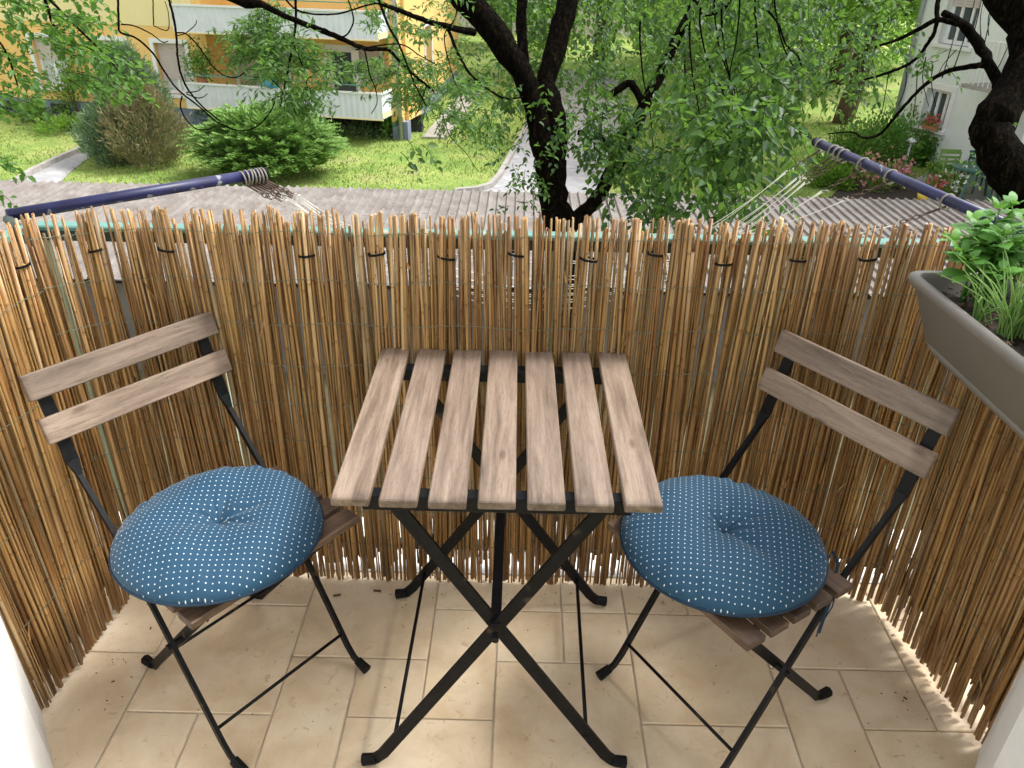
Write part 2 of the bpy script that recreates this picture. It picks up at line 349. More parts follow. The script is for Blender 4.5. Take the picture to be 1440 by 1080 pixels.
M['balc'] = noise_mat('balcony_sheet', [(.3, (.60, .63, .68)), (.7, (.70, .72, .76))], 2, .6, bmp=0, spots=(1.5, .6, .2, (.56, .56, .58)))
M['glass'], _t, _b = new_mat('window_glass'); _b.inputs['Base Color'].default_value = (.07, .09, .10, 1); _b.inputs['Roughness'].default_value = .06
M['curtain'] = noise_mat('net_curtain', [(.3, (.45, .48, .47)), (.7, (.65, .67, .66))], 1.5, .9, bmp=0, sc=(9, 9, .4))
M['mint'] = noise_mat('pale_mint_render', [(.3, (.68, .72, .68)), (.7, (.76, .79, .75))], 1.1, .9, bmp=.2, bdist=.01, spots=(.7, .6, .25, (.54, .54, .55)))
M['mint_plinth'] = noise_mat('green_plinth', [(.3, (.26, .38, .32)), (.7, (.32, .45, .38))], 2, .9)
M['green_plastic'] = noise_mat('green_garden_plastic', [(.3, (.03, .10, .075)), (.7, (.05, .15, .11))], 5, .4, bmp=0)
M['lime_plastic'] = noise_mat('lime_chair_plastic', [(.3, (.12, .24, .05)), (.7, (.17, .30, .07))], 5, .5, bmp=0)
M['white_metal'] = noise_mat('white_metal', [(.3, (.68, .68, .68)), (.7, (.78, .78, .78))], 5, .5, bmp=0)
M['grey_pipe'] = noise_mat('zinc_pipe', [(.3, (.33, .35, .36)), (.7, (.44, .46, .47))], 5, .5, bmp=0, metallic=.2)
M['terracotta'] = noise_mat('terracotta', [(.3, (.42, .16, .08)), (.7, (.5, .22, .12))], 9, .8)
M['pink'] = leaf_mat('pink_petal', [(.75, .25, .33), (.80, .42, .45), (.72, .12, .2), (.8, .6, .6)], .3)
M['red'] = leaf_mat('red_petal', [(.7, .05, .07), (.75, .15, .2), (.78, .3, .35)], .3)
M['whitepetal'] = leaf_mat('white_petal', [(.8, .8, .75), (.75, .78, .7)], .3)
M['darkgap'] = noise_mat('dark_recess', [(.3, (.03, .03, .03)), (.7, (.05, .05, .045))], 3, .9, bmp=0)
M['blue_cloth'] = noise_mat('blue_cloth', [(.3, (.05, .25, .42)), (.7, (.10, .35, .5))], 9, .9)
M['yellow_paint'] = noise_mat('yellow_plastic', [(.3, (.75, .5, .05)), (.7, (.8, .6, .1))], 9, .5, bmp=0)

def tile_mat():
    m, t, b = new_mat('travertine_tile'); mp = coords(t, (1, 1, 1))
    def nz(s, d, dist=0, mpp=mp):
        n = N(t, 'ShaderNodeTexNoise'); n.inputs['Scale'].default_value = s; n.inputs['Detail'].default_value = d; n.inputs['Roughness'].default_value = .65
        n.inputs['Distortion'].default_value = dist; t.links.new(mpp.outputs[0], n.inputs[0]); return n
    a = nz(7, 6, .4); r = ramp(t, [(.25, (.51, .40, .265)), (.45, (.63, .51, .36)), (.6, (.70, .59, .435)), (.75, (.66, .53, .37))]); t.links.new(a.outputs[0], r.inputs[0])
    c = r.outputs[0]
    s = nz(28, 9, 1.5); r2 = ramp(t, [(.60, (0, 0, 0)), (.70, (.7, .7, .7))]); t.links.new(s.outputs[0], r2.inputs[0])
    c = mixc(t, r2.outputs[0], c, (.40, .26, .15))
    s2 = nz(4, 3, .5); r4 = ramp(t, [(.4, (1, 1, 1)), (.7, (.90, .83, .74))]); t.links.new(s2.outputs[0], r4.inputs[0])
    c = mixc(t, 1, c, r4.outputs[0], 'MULTIPLY')
    s3 = nz(90, 4); r5 = ramp(t, [(.70, (0, 0, 0)), (.76, (.8, .8, .8))]); t.links.new(s3.outputs[0], r5.inputs[0])
    c = mixc(t, r5.outputs[0], c, (.25, .17, .11))
    oi = t.nodes.new('ShaderNodeObjectInfo'); rr = ramp(t, [(0, (.93, .91, .88)), (1, (1.05, 1.04, 1.03))]); t.links.new(oi.outputs['Random'], rr.inputs[0])
    c = mixc(t, 1, c, rr.outputs[0], 'MULTIPLY')
    t.links.new(c, b.inputs['Base Color']); b.inputs['Roughness'].default_value = .5
    rr2 = ramp(t, [(.3, (.38, .38, .38)), (.7, (.62, .62, .62))]); t.links.new(s2.outputs[0], rr2.inputs[0]); t.links.new(rr2.outputs[0], b.inputs['Roughness'])
    bump(t, b, s.outputs[0], .15, .002); return m
M['tile'] = tile_mat()

def cushion_mat():
    m, t, b = new_mat('navy_dotted_cotton')
    uv = t.nodes.new('ShaderNodeUVMap'); uv.uv_map = 'UVMap'
    mp = t.nodes.new('ShaderNodeMapping'); mp.inputs['Rotation'].default_value = (0, 0, math.radians(45)); mp.inputs['Scale'].default_value = (1/.0118, 1/.0118, 1)
    t.links.new(uv.outputs[0], mp.inputs[0])
    fr = N(t, 'ShaderNodeVectorMath', operation='FRACTION'); t.links.new(mp.outputs[0], fr.inputs[0])
    sb = N(t, 'ShaderNodeVectorMath', operation='SUBTRACT'); sb.inputs[1].default_value = (.5, .5, 0); t.links.new(fr.outputs[0], sb.inputs[0])
    sp = t.nodes.new('ShaderNodeSeparateXYZ'); t.links.new(sb.outputs[0], sp.inputs[0])
    cb = t.nodes.new('ShaderNodeCombineXYZ'); t.links.new(sp.outputs[0], cb.inputs[0]); t.links.new(sp.outputs[1], cb.inputs[1])
    ln = N(t, 'ShaderNodeVectorMath', operation='LENGTH'); t.links.new(cb.outputs[0], ln.inputs[0])
    mr = N(t, 'ShaderNodeMapRange'); mr.inputs[1].default_value = .08; mr.inputs[2].default_value = .125; mr.inputs[3].default_value = 1; mr.inputs[4].default_value = 0
    t.links.new(ln.outputs['Value'], mr.inputs[0])
    n = N(t, 'ShaderNodeTexNoise'); n.inputs['Scale'].default_value = 900; t.links.new(uv.outputs[0], n.inputs[0])
    r = ramp(t, [(.3, (.004, .038, .080)), (.7, (.007, .056, .110))]); t.links.new(n.outputs[0], r.inputs[0])
    c = mixc(t, mr.outputs[0], r.outputs[0], (.60, .66, .70)); t.links.new(c, b.inputs['Base Color'])
    b.inputs['Roughness'].default_value = .8; b.inputs['Sheen Weight'].default_value = .12; b.inputs['Sheen Roughness'].default_value = .4
    bump(t, b, n.outputs[0], .2, .001); return m
M['cushion'] = cushion_mat()
M['navy'] = noise_mat('navy_cotton', [(.3, (.003, .016, .036)), (.7, (.006, .026, .055))], 60, .85, bmp=.2, bdist=.001)
M['debris'] = noise_mat('dry_debris', [(.3, (.06, .035, .018)), (.7, (.16, .09, .045))], 60, .9, bmp=0)

# ============================================================ SETTING: ground, roads
GZ = -3.4
mb = MB(); mb.add([(-220, -60, GZ), (220, -60, GZ), (220, 330, GZ), (-220, 330, GZ)], [(0, 1, 2, 3)])
struct('lawn_ground', mb, M['lawn'])
def sheet(name, pts, z, mat, **k):
    mb = MB(); n = len(pts); mb.add([(p[0], p[1], z) for p in pts]+[(p[0], p[1], z-.05) for p in pts],
        [tuple(range(n))]+[(i, (i+1) % n, n+(i+1) % n, n+i) for i in range(n)])
    return struct(name, mb, mat)
def gp(*px): return [tuple(atz(x, y, GZ))[:2] for x, y in px]
drive_left = gp((640, 273), (672, 270), (690, 264), (702, 251), (723, 213), (738, 185), (752, 150), (765, 100))
drive_right = gp((885, 100), (882, 150), (868, 195), (852, 230), (850, 262), (870, 288))
sheet('driveway', [(-1.6, 13.2)]+drive_left+drive_right+[(1.9, 13.2)], GZ+.012, M['asphalt'])
pl = gp((20, 262), (45, 245), (80, 228), (112, 214), (140, 190)); pr = gp((165, 195), (122, 225), (98, 243), (80, 262), (60, 285))
sheet('footpath', pl+pr, GZ+.012, M['asphalt'])
def kerb_line(pts, label, closed=False):
    mb = MB(); P = [Vector((p[0], p[1], GZ+.05)) for p in pts]
    mb.tube(P, 1, flat=(.06, .08), up=(0, 0, 1)); o = mb.build('kerb', M['kerb']); o['kind'] = 'structure'; o['label'] = label; return o
sheet('yard_paving', [(-20, 1.9), (20, 1.9), (20, 9.0), (-20, 9.0)], GZ+.012, noise_mat('shaded_yard', [(.3, (.045, .05, .025)), (.55, (.10, .09, .05)), (.75, (.16, .15, .085))], 1.5, .95))  # dark green brown paints in the shade lying on the yard ground
kerb_line(drive_left, 'pale kerb round the lawn beside the driveway')
kerb_line(pl, 'kerb along the footpath under the left lawn')
# patio paving by the mint house
sheet('patio_paving', gp((1270, 262), (1310, 240), (1400, 262), (1475, 283), (1475, 330), (1300, 330)), GZ+.016, M['kerb'])
# flower bed soil
sheet('flower_bed', gp((1150, 300), (1190, 252), (1262, 243), (1300, 262), (1290, 300)), GZ+.02, M['soil'])
struct('house_foot_strip', MB().box((-2.2, 29, GZ+.03), (.7, 11.5, .06), (Vector((.998, -.063, 0)), Vector((.063, .998, 0)), Vector((0, 0, 1)))), M['kerb'])

def lawn_grass():
    n = 70000; gx = rng.uniform(-15, 10, n); gy = 13.3+rng.uniform(0, 1, n)**1.25*16
    P2 = np.stack([gx, gy], 1); keep = np.ones(n, bool)
    def inside(poly):
        c = np.zeros(n, bool); j = len(poly)-1
        for i in range(len(poly)):
            xi, yi = poly[i]; xj, yj = poly[j]
            cond = ((yi > gy) != (yj > gy)) & (gx < (xj-xi)*(gy-yi)/(yj-yi+1e-12)+xi); c ^= cond; j = i
        return c
    for poly in ([(-1.75, 13.0)]+[(p[0]-.08, p[1]) for p in drive_left]+drive_right+[(1.9, 13.0)], [(p[0]-.08, p[1]+.05) for p in pl]+pr, gp((1270, 262), (1310, 240), (1400, 262), (1475, 283), (1475, 330), (1300, 330)), gp((1150, 300), (1190, 252), (1262, 243), (1300, 262), (1290, 300))):
        keep &= ~inside(poly)
    f = np.sin(gx*1.3+gy*.7)+np.sin(gx*.5-gy*1.9+2)+rng.normal(size=n)*.8; keep &= f > -.9
    keep &= ~((gx < -3.2) & (gy > 23.0-(gx+3.4)*.214))
    P = np.stack([gx, gy, np.full(n, GZ)], 1)[keep]; m = len(P); D_ = rng.normal(size=(m, 3))*.55; D_[:, 2] = 1; L_ = rng.uniform(.035, .10, m)
    V, F = leaves_np(P, D_, rng.normal(size=(m, 3)), L_, L_*.35, six=False)
    tag(np_mesh('grass', V, F, leaf_mat('grass_blade', [(.13, .24, .04), (.20, .33, .06), (.27, .40, .09), (.33, .38, .13), (.30, .27, .12)], .3, .7)), 'short uneven lawn grass with yellow patches', None, None, 'stuff')

# ============================================================ yellow apartment house
def facade_frame(C0, d):
    X = Vector((d[0], d[1], 0)).normalized(); Z = Vector((0, 0, 1)); Nn = Z.cross(X)   # Nn: X=left->right then Nn points to +Y side
    return C0, X, -Nn if False else Nn, Z
class Facade:
    """local frame: s along the wall, n outwards (towards the viewer), z up"""
    def __init__(s, C0, d, out):
        s.C = Vector(C0); s.X = Vector((d[0], d[1], 0)).normalized(); s.N = Vector((out[0], out[1], 0)); s.N = (s.N-s.X*s.N.dot(s.X)).normalized(); s.Z = Vector((0, 0, 1))
    def sz(s, px, py, n=0):
        p = onplane(px, py, s.C+s.N*n, s.N); q = p-s.C; return q.dot(s.X), p.z
    def P(s, a, n, z): return Vector((s.C.x, s.C.y, 0))+s.X*a+s.N*n+s.Z*z
    def box(s, mb, s0, s1, n0, n1, z0, z1, bev=0):
        return mb.box(s.P((s0+s1)/2, (n0+n1)/2, (z0+z1)/2), (abs(s1-s0), abs(n1-n0), abs(z1-z0)), (s.X, s.N, s.Z), bev)
    def wall(s, mb, s0, s1, z0, z1, n0, n1, holes=()):
        S = sorted({s0, s1, *[h[0] for h in holes], *[h[1] for h in holes]}); Zs = sorted({z0, z1, *[h[2] for h in holes], *[h[3] for h in holes]})
        for i in range(len(S)-1):
            for j in range(len(Zs)-1):
                a, b, c, d = S[i], S[i+1], Zs[j], Zs[j+1]
                if a < s0-1e-6 or b > s1+1e-6 or c < z0-1e-6 or d > z1+1e-6: continue
                if any(h[0]-1e-6 <= a and b <= h[1]+1e-6 and h[2]-1e-6 <= c and d <= h[3]+1e-6 for h in holes): continue
                s.box(mb, a, b, n0, n1, c, d)
        return mb
def window(F, root, s0, s1, z0, z1, n=0., shutter=0., panes=2, sill=True, frame_w=.09, surround=.12, depth=.16, curtain=False, glassn=None):
    """window part with sub-parts; shutter = share of the opening covered from the top"""
    mb = MB(); w_ = frame_w
    # surround proud of the wall
    if surround:
        F.box(mb, s0-surround, s0, n-.02, n+.03, z0-surround*.4, z1+surround); F.box(mb, s1, s1+surround, n-.02, n+.03, z0-surround*.4, z1+surround)
        F.box(mb, s0, s1, n-.02, n+.03, z1, z1+surround)
    nn = n-depth
    F.box(mb, s0, s0+w_, nn-.05, nn, z0, z1); F.box(mb, s1-w_, s1, nn-.05, nn, z0, z1)
    F.box(mb, s0+w_, s1-w_, nn-.05, nn, z0, z0+w_); F.box(mb, s0+w_, s1-w_, nn-.05, nn, z1-w_, z1)
    for k in range(1, panes):
        x = s0+(s1-s0)*k/panes; F.box(mb, x-w_/2, x+w_/2, nn-.05, nn+.003, z0+w_, z1-w_)
    fr = mb.build('window', M['win_white'], root)
    loc = Vector(root.location)
    for k in range(panes):
        a = s0+(s1-s0)*k/panes+w_*.5; b = s0+(s1-s0)*(k+1)/panes-w_*.5
        m2 = MB(); F.box(m2, a, b, nn-.035, nn-.025, z0+w_, z1-w_)
        m2.v = [(x-loc.x, y-loc.y, z-loc.z) for x, y, z in m2.v]; m2.build('pane', M['glass'], fr, world=False)
    if curtain:
        m2 = MB(); F.box(m2, s0+w_, s1-w_, nn-.024, nn-.018, z0+w_, z1-w_)
        m2.v = [(x-loc.x, y-loc.y, z-loc.z) for x, y, z in m2.v]; m2.build('curtain', M['curtain'], fr, world=False)
    if shutter > 0:
        m2 = MB(); zz = z1-(z1-z0)*shutter; k = max(2, int((z1-zz)/.06))
        for i in range(k):
            a = zz+(z1-zz)*i/k; b = zz+(z1-zz)*(i+1)/k
            F.box(m2, s0+.02, s1-.02, nn+.01, nn+.03, a+.006, b)
        m2.v = [(x-loc.x, y-loc.y, z-loc.z) for x, y, z in m2.v]; m2.build('roller_shutter', M['shutter'], fr, world=False)
    if sill:
        m2 = MB(); F.box(m2, s0-surround, s1+surround, n-.1, n+.10, z0-.09, z0-.0)
        m2.v = [(x-loc.x, y-loc.y, z-loc.z) for x, y, z in m2.v]; m2.build('sill', M['win_white'], fr, world=False)
    return fr

C0 = Vector((-3.445, 23.047, 0)); CL = Vector((-16.774, 25.966, 0))
YH = thing('apartment_house', 'yellow rendered apartment house with white sheet balconies and blue grey plinth behind the lawn', 'building', (C0.x, C0.y, GZ))
FY = Facade(CL, (C0-CL), (-.2, -1)); LEN = (C0-CL).length
def sY(px, py, n=0): return FY.sz(px, py, n)
zb = sY(200, 148)[1]                                    # top of the plinth
ZT = 4.6
rec0 = sY(297, 100)[0]; rec1 = sY(556, 120)[0]; RD = 1.1
# window openings in the flush part of the wall
def opening(x0, y0, x1, y1, n=0):
    a, z1 = sY(x0, y0, n); b, z0 = sY(x1, y1, n); return (a, b, z0, z1)
w1 = opening(46, 62, 92, 100); w2 = opening(138, 58, 176, 105); w3 = opening(222, 60, 260, 102)
ref = w3; h_ = 1.42
wins = []
for wv in (w1, w2, w3):
    c_ = (wv[0]+wv[1])/2; wins.append((c_-.52, c_+.52, w3[3]-h_, w3[3]))
zf = sY(300, 155)[1]
mb = MB()
storey = 2.85
up = [(a, b, c+storey, d+storey) for a, b, c, d in wins]
FY.wall(mb, -6, rec0, zb, ZT, -.3, 0, wins)
# recess of the balconies: side cheek, back wall, ceiling
door1 = sY(330, 62, -RD)[0], sY(402, 62, -RD)[0]; dtop = sY(345, 62, -RD)[1]
win5 = sY(465, 62, -RD)[0], sY(530, 75, -RD)[0]
zfl = sY(420, 158, .55)[1]                                 # balcony floor level
zp = sY(420, 127, .95)[1]; 
zpb = sY(420, 161, .95)[1]
doors = [(door1[0], door1[1], zfl+.08, dtop), (win5[0]-.15, win5[0]+.75, zfl+.08, dtop-.02), (win5[0]+.75, win5[1]+.1, zfl+.75, dtop-.02)]
FY.wall(mb, rec0, rec1, zb, ZT, -RD-.3, -RD, doors)
FY.box(mb, rec0-.3, rec0, -RD-.3, -.3, zb, ZT); FY.box(mb, rec1, rec1+.25, -RD-.3, -.3, zb, ZT)
FY.wall(mb, rec1, LEN, zb, ZT, -.3, 0)
mb.build('wall', M['yellow'], YH)
mb = MB(); FY.box(mb, -6, rec0-.001, -.29, -.02, GZ-.2, zb, 0); FY.box(mb, rec1+.3, LEN-.01, -.29, -.02, GZ-.2, zb); FY.box(mb, rec0, rec0+1.1, -RD-.2, -RD-.02, GZ-.2, zb)
mb.build('plinth', M['plinth'], YH)
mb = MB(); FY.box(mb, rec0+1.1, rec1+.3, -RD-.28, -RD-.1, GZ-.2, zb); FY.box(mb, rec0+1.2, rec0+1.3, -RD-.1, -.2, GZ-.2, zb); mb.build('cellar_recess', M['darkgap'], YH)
for s_ in (sY(20, 150)[0], sY(85, 152)[0]):
    mb = MB(); FY.box(mb, s_-.35, s_+.35, -.03, -.005, zb-.42, zb-.12); mb.build('cellar_window', M['darkgap'], YH)
window(FY, YH, *wins[0], shutter=.45, curtain=True); window(FY, YH, *wins[1], shutter=.6, curtain=True); window(FY, YH, *wins[2], shutter=.72, curtain=True)
window(FY, YH, *doors[0], n=-RD, shutter=.9, panes=1, sill=False, depth=.1)
window(FY, YH, *doors[1], n=-RD, shutter=0, panes=1, sill=False, depth=.1)
window(FY, YH, *doors[2], n=-RD, shutter=1.0, panes=1, sill=True, depth=.1)
# pale band of render over the ground floor (left, upper storey)
zband = sY(180, 35)[1]
mb = MB(); FY.box(mb, -6, rec0-.3, 0.002, .012, zband, ZT); mb.build('upper_wall', M['pale_yellow'], YH)
def balcony(z0, z1, label=None):
    e = bpy.data.objects.new('balcony', None); COL.objects.link(e); e.parent = YH; e['label'] = label
    L = Vector(YH.location)
    def bld(m, name, mat):
        m.v = [(x-L.x, y-L.y, z-L.z) for x, y, z in m.v]; return m.build(name, mat, e, world=False)
    a, b = rec0-.35, rec1-.05; n1 = .95
    m = MB(); FY.box(m, a, b, -RD+.01, n1-.04, z0+.02, z0+.16); bld(m, 'floor_slab', M['pale_yellow'])
    m = MB(); k = int((b-a)/.085)                         # folded sheet, front then right cheek
    pts = []
    for i in range(k+1):
        s_ = a+(b-a)*i/k; pts += [(s_, n1 if i % 2 == 0 else n1-.02), (min(s_+.03, b), n1 if i % 2 == 0 else n1-.02)]
    kk = 12
    for i in range(1, kk+1):
        n_ = n1-(n1+.02)*i/kk; pts += [(b if i % 2 == 0 else b-.02, n_+.03), (b if i % 2 == 0 else b-.02, n_)]
    vv = [FY.P(s_, n_, z0) for s_, n_ in pts]+[FY.P(s_, n_, z1) for s_, n_ in pts]; q = len(pts)
    m.add(vv, [(i, i+1, q+i+1, q+i) for i in range(q-1)]); bld(m, 'corrugated_panel', M['balc'])
    m = MB(); FY.box(m, a, b+.02, n1-.03, n1+.03, z1, z1+.05); FY.box(m, b-.03, b+.03, .0, n1-.031, z1, z1+.05); bld(m, 'handrail', M['win_white'])
    m = MB(); FY.box(m, a, b+.01, n1-.02, n1+.02, z0-.03, z0); bld(m, 'bottom_trim', M['pale_yellow'])
    m = MB(); m.tube([FY.P(a+.1, n1+.02, z1+.24), FY.P(b-.3, n1+.02, z1+.22)], .015, 6); m.tube([FY.P(a+.1, n1-.18, z1+.26), FY.P(b-2.3, n1-.18, z1+.24)], .012, 6)
    for s_ in (a+.1, (a+b)/2, b-.3): m.tube([FY.P(s_, n1, z1), FY.P(s_, n1, z1+.25)], .012, 6)
    bld(m, 'clothes_rail', M['teal'])
balcony(zpb, zp, 'lower balcony with the blue cloth on its rail')
zu0 = sY(400, 51, .95)[1]; balcony(zu0, zu0+(zp-zpb), 'upper balcony cut off by the top of the view')
# drainpipe at the corner
mb = MB(); mb.tube([FY.P(LEN-.02, .09, GZ), FY.P(LEN-.02, .09, ZT)], .055, 10); mb.build('drainpipe', M['grey_pipe'], YH, True)
# side wall
CB = Vector((-2.704, 34.8, 0)); FS = Facade(C0, CB-C0, (1, -.05)); LS = (CB-C0).length
sw = FS.sz(597, 52); sw2 = FS.sz(614, 92); swz = (sw[0], sw2[0], min(sw[1], sw2[1]), min(sw[1], sw2[1])+1.4)
a_, b_ = sw[0], sw[0]+1.2
mb = MB(); FS.wall(mb, 0, LS, zb, ZT, -.3, -.002, [(a_, b_, swz[2], swz[3])]); mb.build('side_wall', M['yellow'], YH)
mb = MB(); FS.box(mb, .01, LS, -.29, -.03, GZ-.2, zb); mb.build('side_plinth', M['plinth'], YH)
window(FS, YH, a_, b_, swz[2], swz[3], n=-.002, shutter=.3)
mb = MB(); mb.add([FY.P(-6, -.3, ZT), FY.P(LEN, 0, ZT), (CB.x, CB.y, ZT), FY.P(-6, -12, ZT)], [(0, 1, 2, 3)]); mb.build('flat_roof', M['kerb'], YH)

# ============================================================ mint house on the right
MC = Vector((10.365, 22.65, 0)); MD = Vector((11.416, 18.985, 0)); FM = Facade(MC, MD-MC, (-1, -.3))
MH = thing('mint_house', 'pale mint rendered house with tall white windows beside the patio', 'building', (MC.x, MC.y, GZ))
zmp = FM.sz(1330, 233)[1]
def op2(x0, y0, x1, y1):
    a, z1 = FM.sz(x0, y0); b, z0 = FM.sz(x1, y1); return a, b, z0, z1
lw = op2(1305, 126, 1330, 181); a_ = lw[0]; lz1 = FM.sz(1320, 126)[1]; lz0 = FM.sz(1315, 181)[1]
lb = FM.sz(1340, 130)[0]
low_w = (lw[0], lb, lz0, lz1)
uz = FM.sz(1345, 64)[1]; us = FM.sz(1322, 50)[0]; up_w = (us, us+low_w[1]-low_w[0]+.2, uz, uz+1.3)
ml = 3.9
mb = MB(); FM.wall(mb, 0, 5.0, zmp, 7.5, -.3, 0, [low_w, up_w]); mb.build('wall', M['mint'], MH)
mb = MB(); FM.box(mb, -.0, 5.0, -.3, -.04, GZ-.1, zmp); FM.box(mb, 5.0, 9, -.3, .86, GZ-.1, zmp); mb.build('plinth', M['mint_plinth'], MH)
mb = MB(); FM.wall(mb, 5.0, 9, zmp, 7.5, -.3, .9); FM.box(mb, .0, .25, -6, -.3, zmp, 7.5); mb.build('projecting_wall', M['mint'], MH)
window(FM, MH, *low_w, panes=3, curtain=False, surround=.14); window(FM, MH, *up_w, panes=3, shutter=.35, surround=.14)
mb = MB(); mb.tube([FM.P(.04, .08, GZ), FM.P(.04, .08, 7.5)], .06, 8); mb.build('drainpipe', M['grey_pipe'], MH, True)
mb = MB(); mb.tube([FM.P(3.1, .07, GZ+.4), FM.P(3.1, .07, 7.5)], .045, 8); mb.build('drainpipe', M['mint'], MH, True)
bz = FM.sz(1352, 117, .9)[1]; ba = FM.sz(1352, 117, .9)[0]
e = bpy.data.objects.new('balcony', None); COL.objects.link(e); e.parent = MH
L = Vector(MH.location)
def sub(m, name, mat, par):
    m.v = [(x-L.x, y-L.y, z-L.z) for x, y, z in m.v]; return m.build(name, mat, par, world=False)
m = MB(); FM.box(m, ba, ba+2.4, 0, .9, bz-.09, bz); sub(m, 'floor_slab', M['kerb'], e)
m = MB()
for i in range(17):
    s_ = ba+.03+i*.145; FM.box(m, s_, s_+.014, .87, .885, bz, bz+.95)
for i in range(6): FM.box(m, ba+.02, ba+.034, .1+i*.13, .115+i*.13, bz, bz+.95)
FM.box(m, ba, ba+2.4, .865, .90, bz+.95, bz+.985); sub(m, 'railing', M['white_metal'], e)
m = MB(); FM.box(m, -.2, 9, -8, 1.2, 7.5, 7.7); m.build('flat_roof', M['kerb'], MH)

# ============================================================ garage with corrugated roof
RZ = -2.1; RY0, RY1 = 8.80, 12.98; RX0, RX1 = -17.0, 9.6
GA = thing('garage_row', 'long low garage row with grey corrugated fibre cement roof below the balcony', 'garage', (0, RY0, GZ))
pitch = .1475; prof = [(0, 0), (.090, 0), (.104, .034), (.124, .034)]
k0 = int((RX1-RX0)/pitch)
sheets = [(RX0+i*1.18*1.0, ) for i in range(23)]
nper = 8; i0 = 0; sidx = 0
while i0 < k0:
    n_ = min(nper, k0-i0)
    for half, (ya, yb, dz) in enumerate(((RY0, RY0+2.2, 0.0), (RY0+2.12, RY1, .008))):
        mb = MB(); pts = []
        for i in range(n_):
            for px_, pz_ in prof: pts.append((RX0+(i0+i)*pitch+px_, pz_))
        pts.append((RX0+(i0+n_)*pitch+.02, 0))
        lift = .003*(sidx % 2)
        v = [(x, ya, RZ+z+dz+lift) for x, z in pts]+[(x, yb, RZ+z+dz+lift+.02) for x, z in pts]; q = len(pts)
        mb.add(v, [(i, i+1, q+i+1, q+i) for i in range(q-1)])
        mb.build('roof_sheet', M['roofsheet'], GA)
    i0 += n_; sidx += 1
mb = MB(); mb.box(((RX0+RX1)/2, RY0+.15, (GZ+RZ)/2-.04), (RX1-RX0-.2, .12, RZ-GZ-.08)); mb.box(((RX0+RX1)/2, RY1-.15, (GZ+RZ)/2-.04), (RX1-RX0-.2, .12, RZ-GZ-.08))
for x in np.linspace(RX0+.1, RX1-.1, 9): mb.box((x, (RY0+RY1)/2, (GZ+RZ)/2-.04), (.12, RY1-RY0-.5, RZ-GZ-.08))
mb.build('wall', M['dark_wall'], GA)

# ============================================================ balcony slab, ledge, tiles
mb = MB(); mb.box((0, .55, -.13), (2.5, 2.6, .22)); struct('balcony_slab', mb, M['white_ledge'])   # top at z=-.02
mb = MB(); mb.box((0, 1.735, -.1), (3.0, .23, .19)); mb.box((-1.31, 1.2, -.1), (.37, .84, .19)); mb.box((1.31, 1.2, -.1), (.37, .84, .19)); struct('balcony_ledge', mb, M['white_ledge'])
FL = MB().box((0, .55, -.0125), (2.46, 2.12, .015)).build('balcony_floor', M['grout']); FL['kind'] = 'structure'
X0, Y0, MO = -.036, 1.149, .165
tiles = [(-7, 1, -5, 3), (-7, -1, -5, 1), (-5, 2, -3, 3), (-5, 0, -3, 2), (-3, 1, -1, 3), (-3, -2, -2, 1), (-2, 0, -1, 1), (-1, 0, 0, 2), (-1, 2, 1, 3), (0, 1, 1, 2), (1, 1, 2, 2), (1, 2, 2, 3),
         (0, -1, 2, 1), (-2, -2, 0, 0), (2, 2, 3, 3), (3, 2, 4, 3), (2, 0, 4, 2), (4, 1, 6, 3), (4, -1, 5, 1), (5, 0, 6, 1), (6, 0, 7, 2), (6, 2, 7, 3), (5, -2, 7, 0), (2, -2, 4, 0), (4, -2, 5, -1), (-5, -2, -4, 0), (-4, -2, -3, 0), (-7, -2, -5, -1), (0, -2, 2, -1)]
for j in range(-9, -2, 2):
    for i in range(-7, 7, 2): tiles.append((i, j, min(i+2, 7), j+2) if j+2 <= -2 else (i, j, min(i+2, 7), -2))
for (a, b, c, d) in tiles:
    x0, x1, y0, y1 = X0+a*MO+.0018, X0+c*MO-.0018, Y0+b*MO+.0018, min(Y0+d*MO, 1.612)-.0018
    x0 = max(x0, -1.2); x1 = min(x1, 1.2)
    zt = random.uniform(-.0006, .0006)
    mb = MB(); cx, cy = (x0+x1)/2, (y0+y1)/2
    mb.box((0, 0, 0), (x1-x0, y1-y0, .012), bev=.0022)
    o = mb.build('floor_tile', M['tile'], FL, world=False); o.location = (cx, cy, -.0062+.0005+zt)
mb = MB()
for _ in range(150):
    e_ = random.random()
    x = random.uniform(-.98, .95); y = 1.55-abs(random.gauss(0, .03)) if e_ < .5 else random.uniform(1.0, 1.55)
    if e_ > .75: x = random.choice((-1, 1))*random.uniform(.88, .98); y = random.uniform(1.1, 1.5)
    l = random.uniform(.0015, .004)*(2.2 if random.random() < .08 else 1); an = random.uniform(0, math.pi)
    mb.box((x, y, .0012), (l, l*.4, .0015), (Vector((math.cos(an), math.sin(an), 0)), Vector((-math.sin(an), math.cos(an), 0)), Vector((0, 0, 1))))
tag(mb.build('floor_crumbs', M['debris']), kind='stuff')
for x, y, an, lab in ((-.463, 1.515, .2, 'small dry brown leaf on the tiles behind the left chair'), (-.36, 1.535, -.1, 'short brown reed chip on the tiles near the screen foot')):
    mb = MB(); mb.box((x, y, .004), (.02, .007, .004), (Vector((math.cos(an), math.sin(an), 0)), Vector((-math.sin(an), math.cos(an), 0)), Vector((0, 0, 1))), .0012)
    tag(mb.build('dry_leaf' if 'leaf' in lab else 'reed_chip', M['debris']), lab, 'litter')

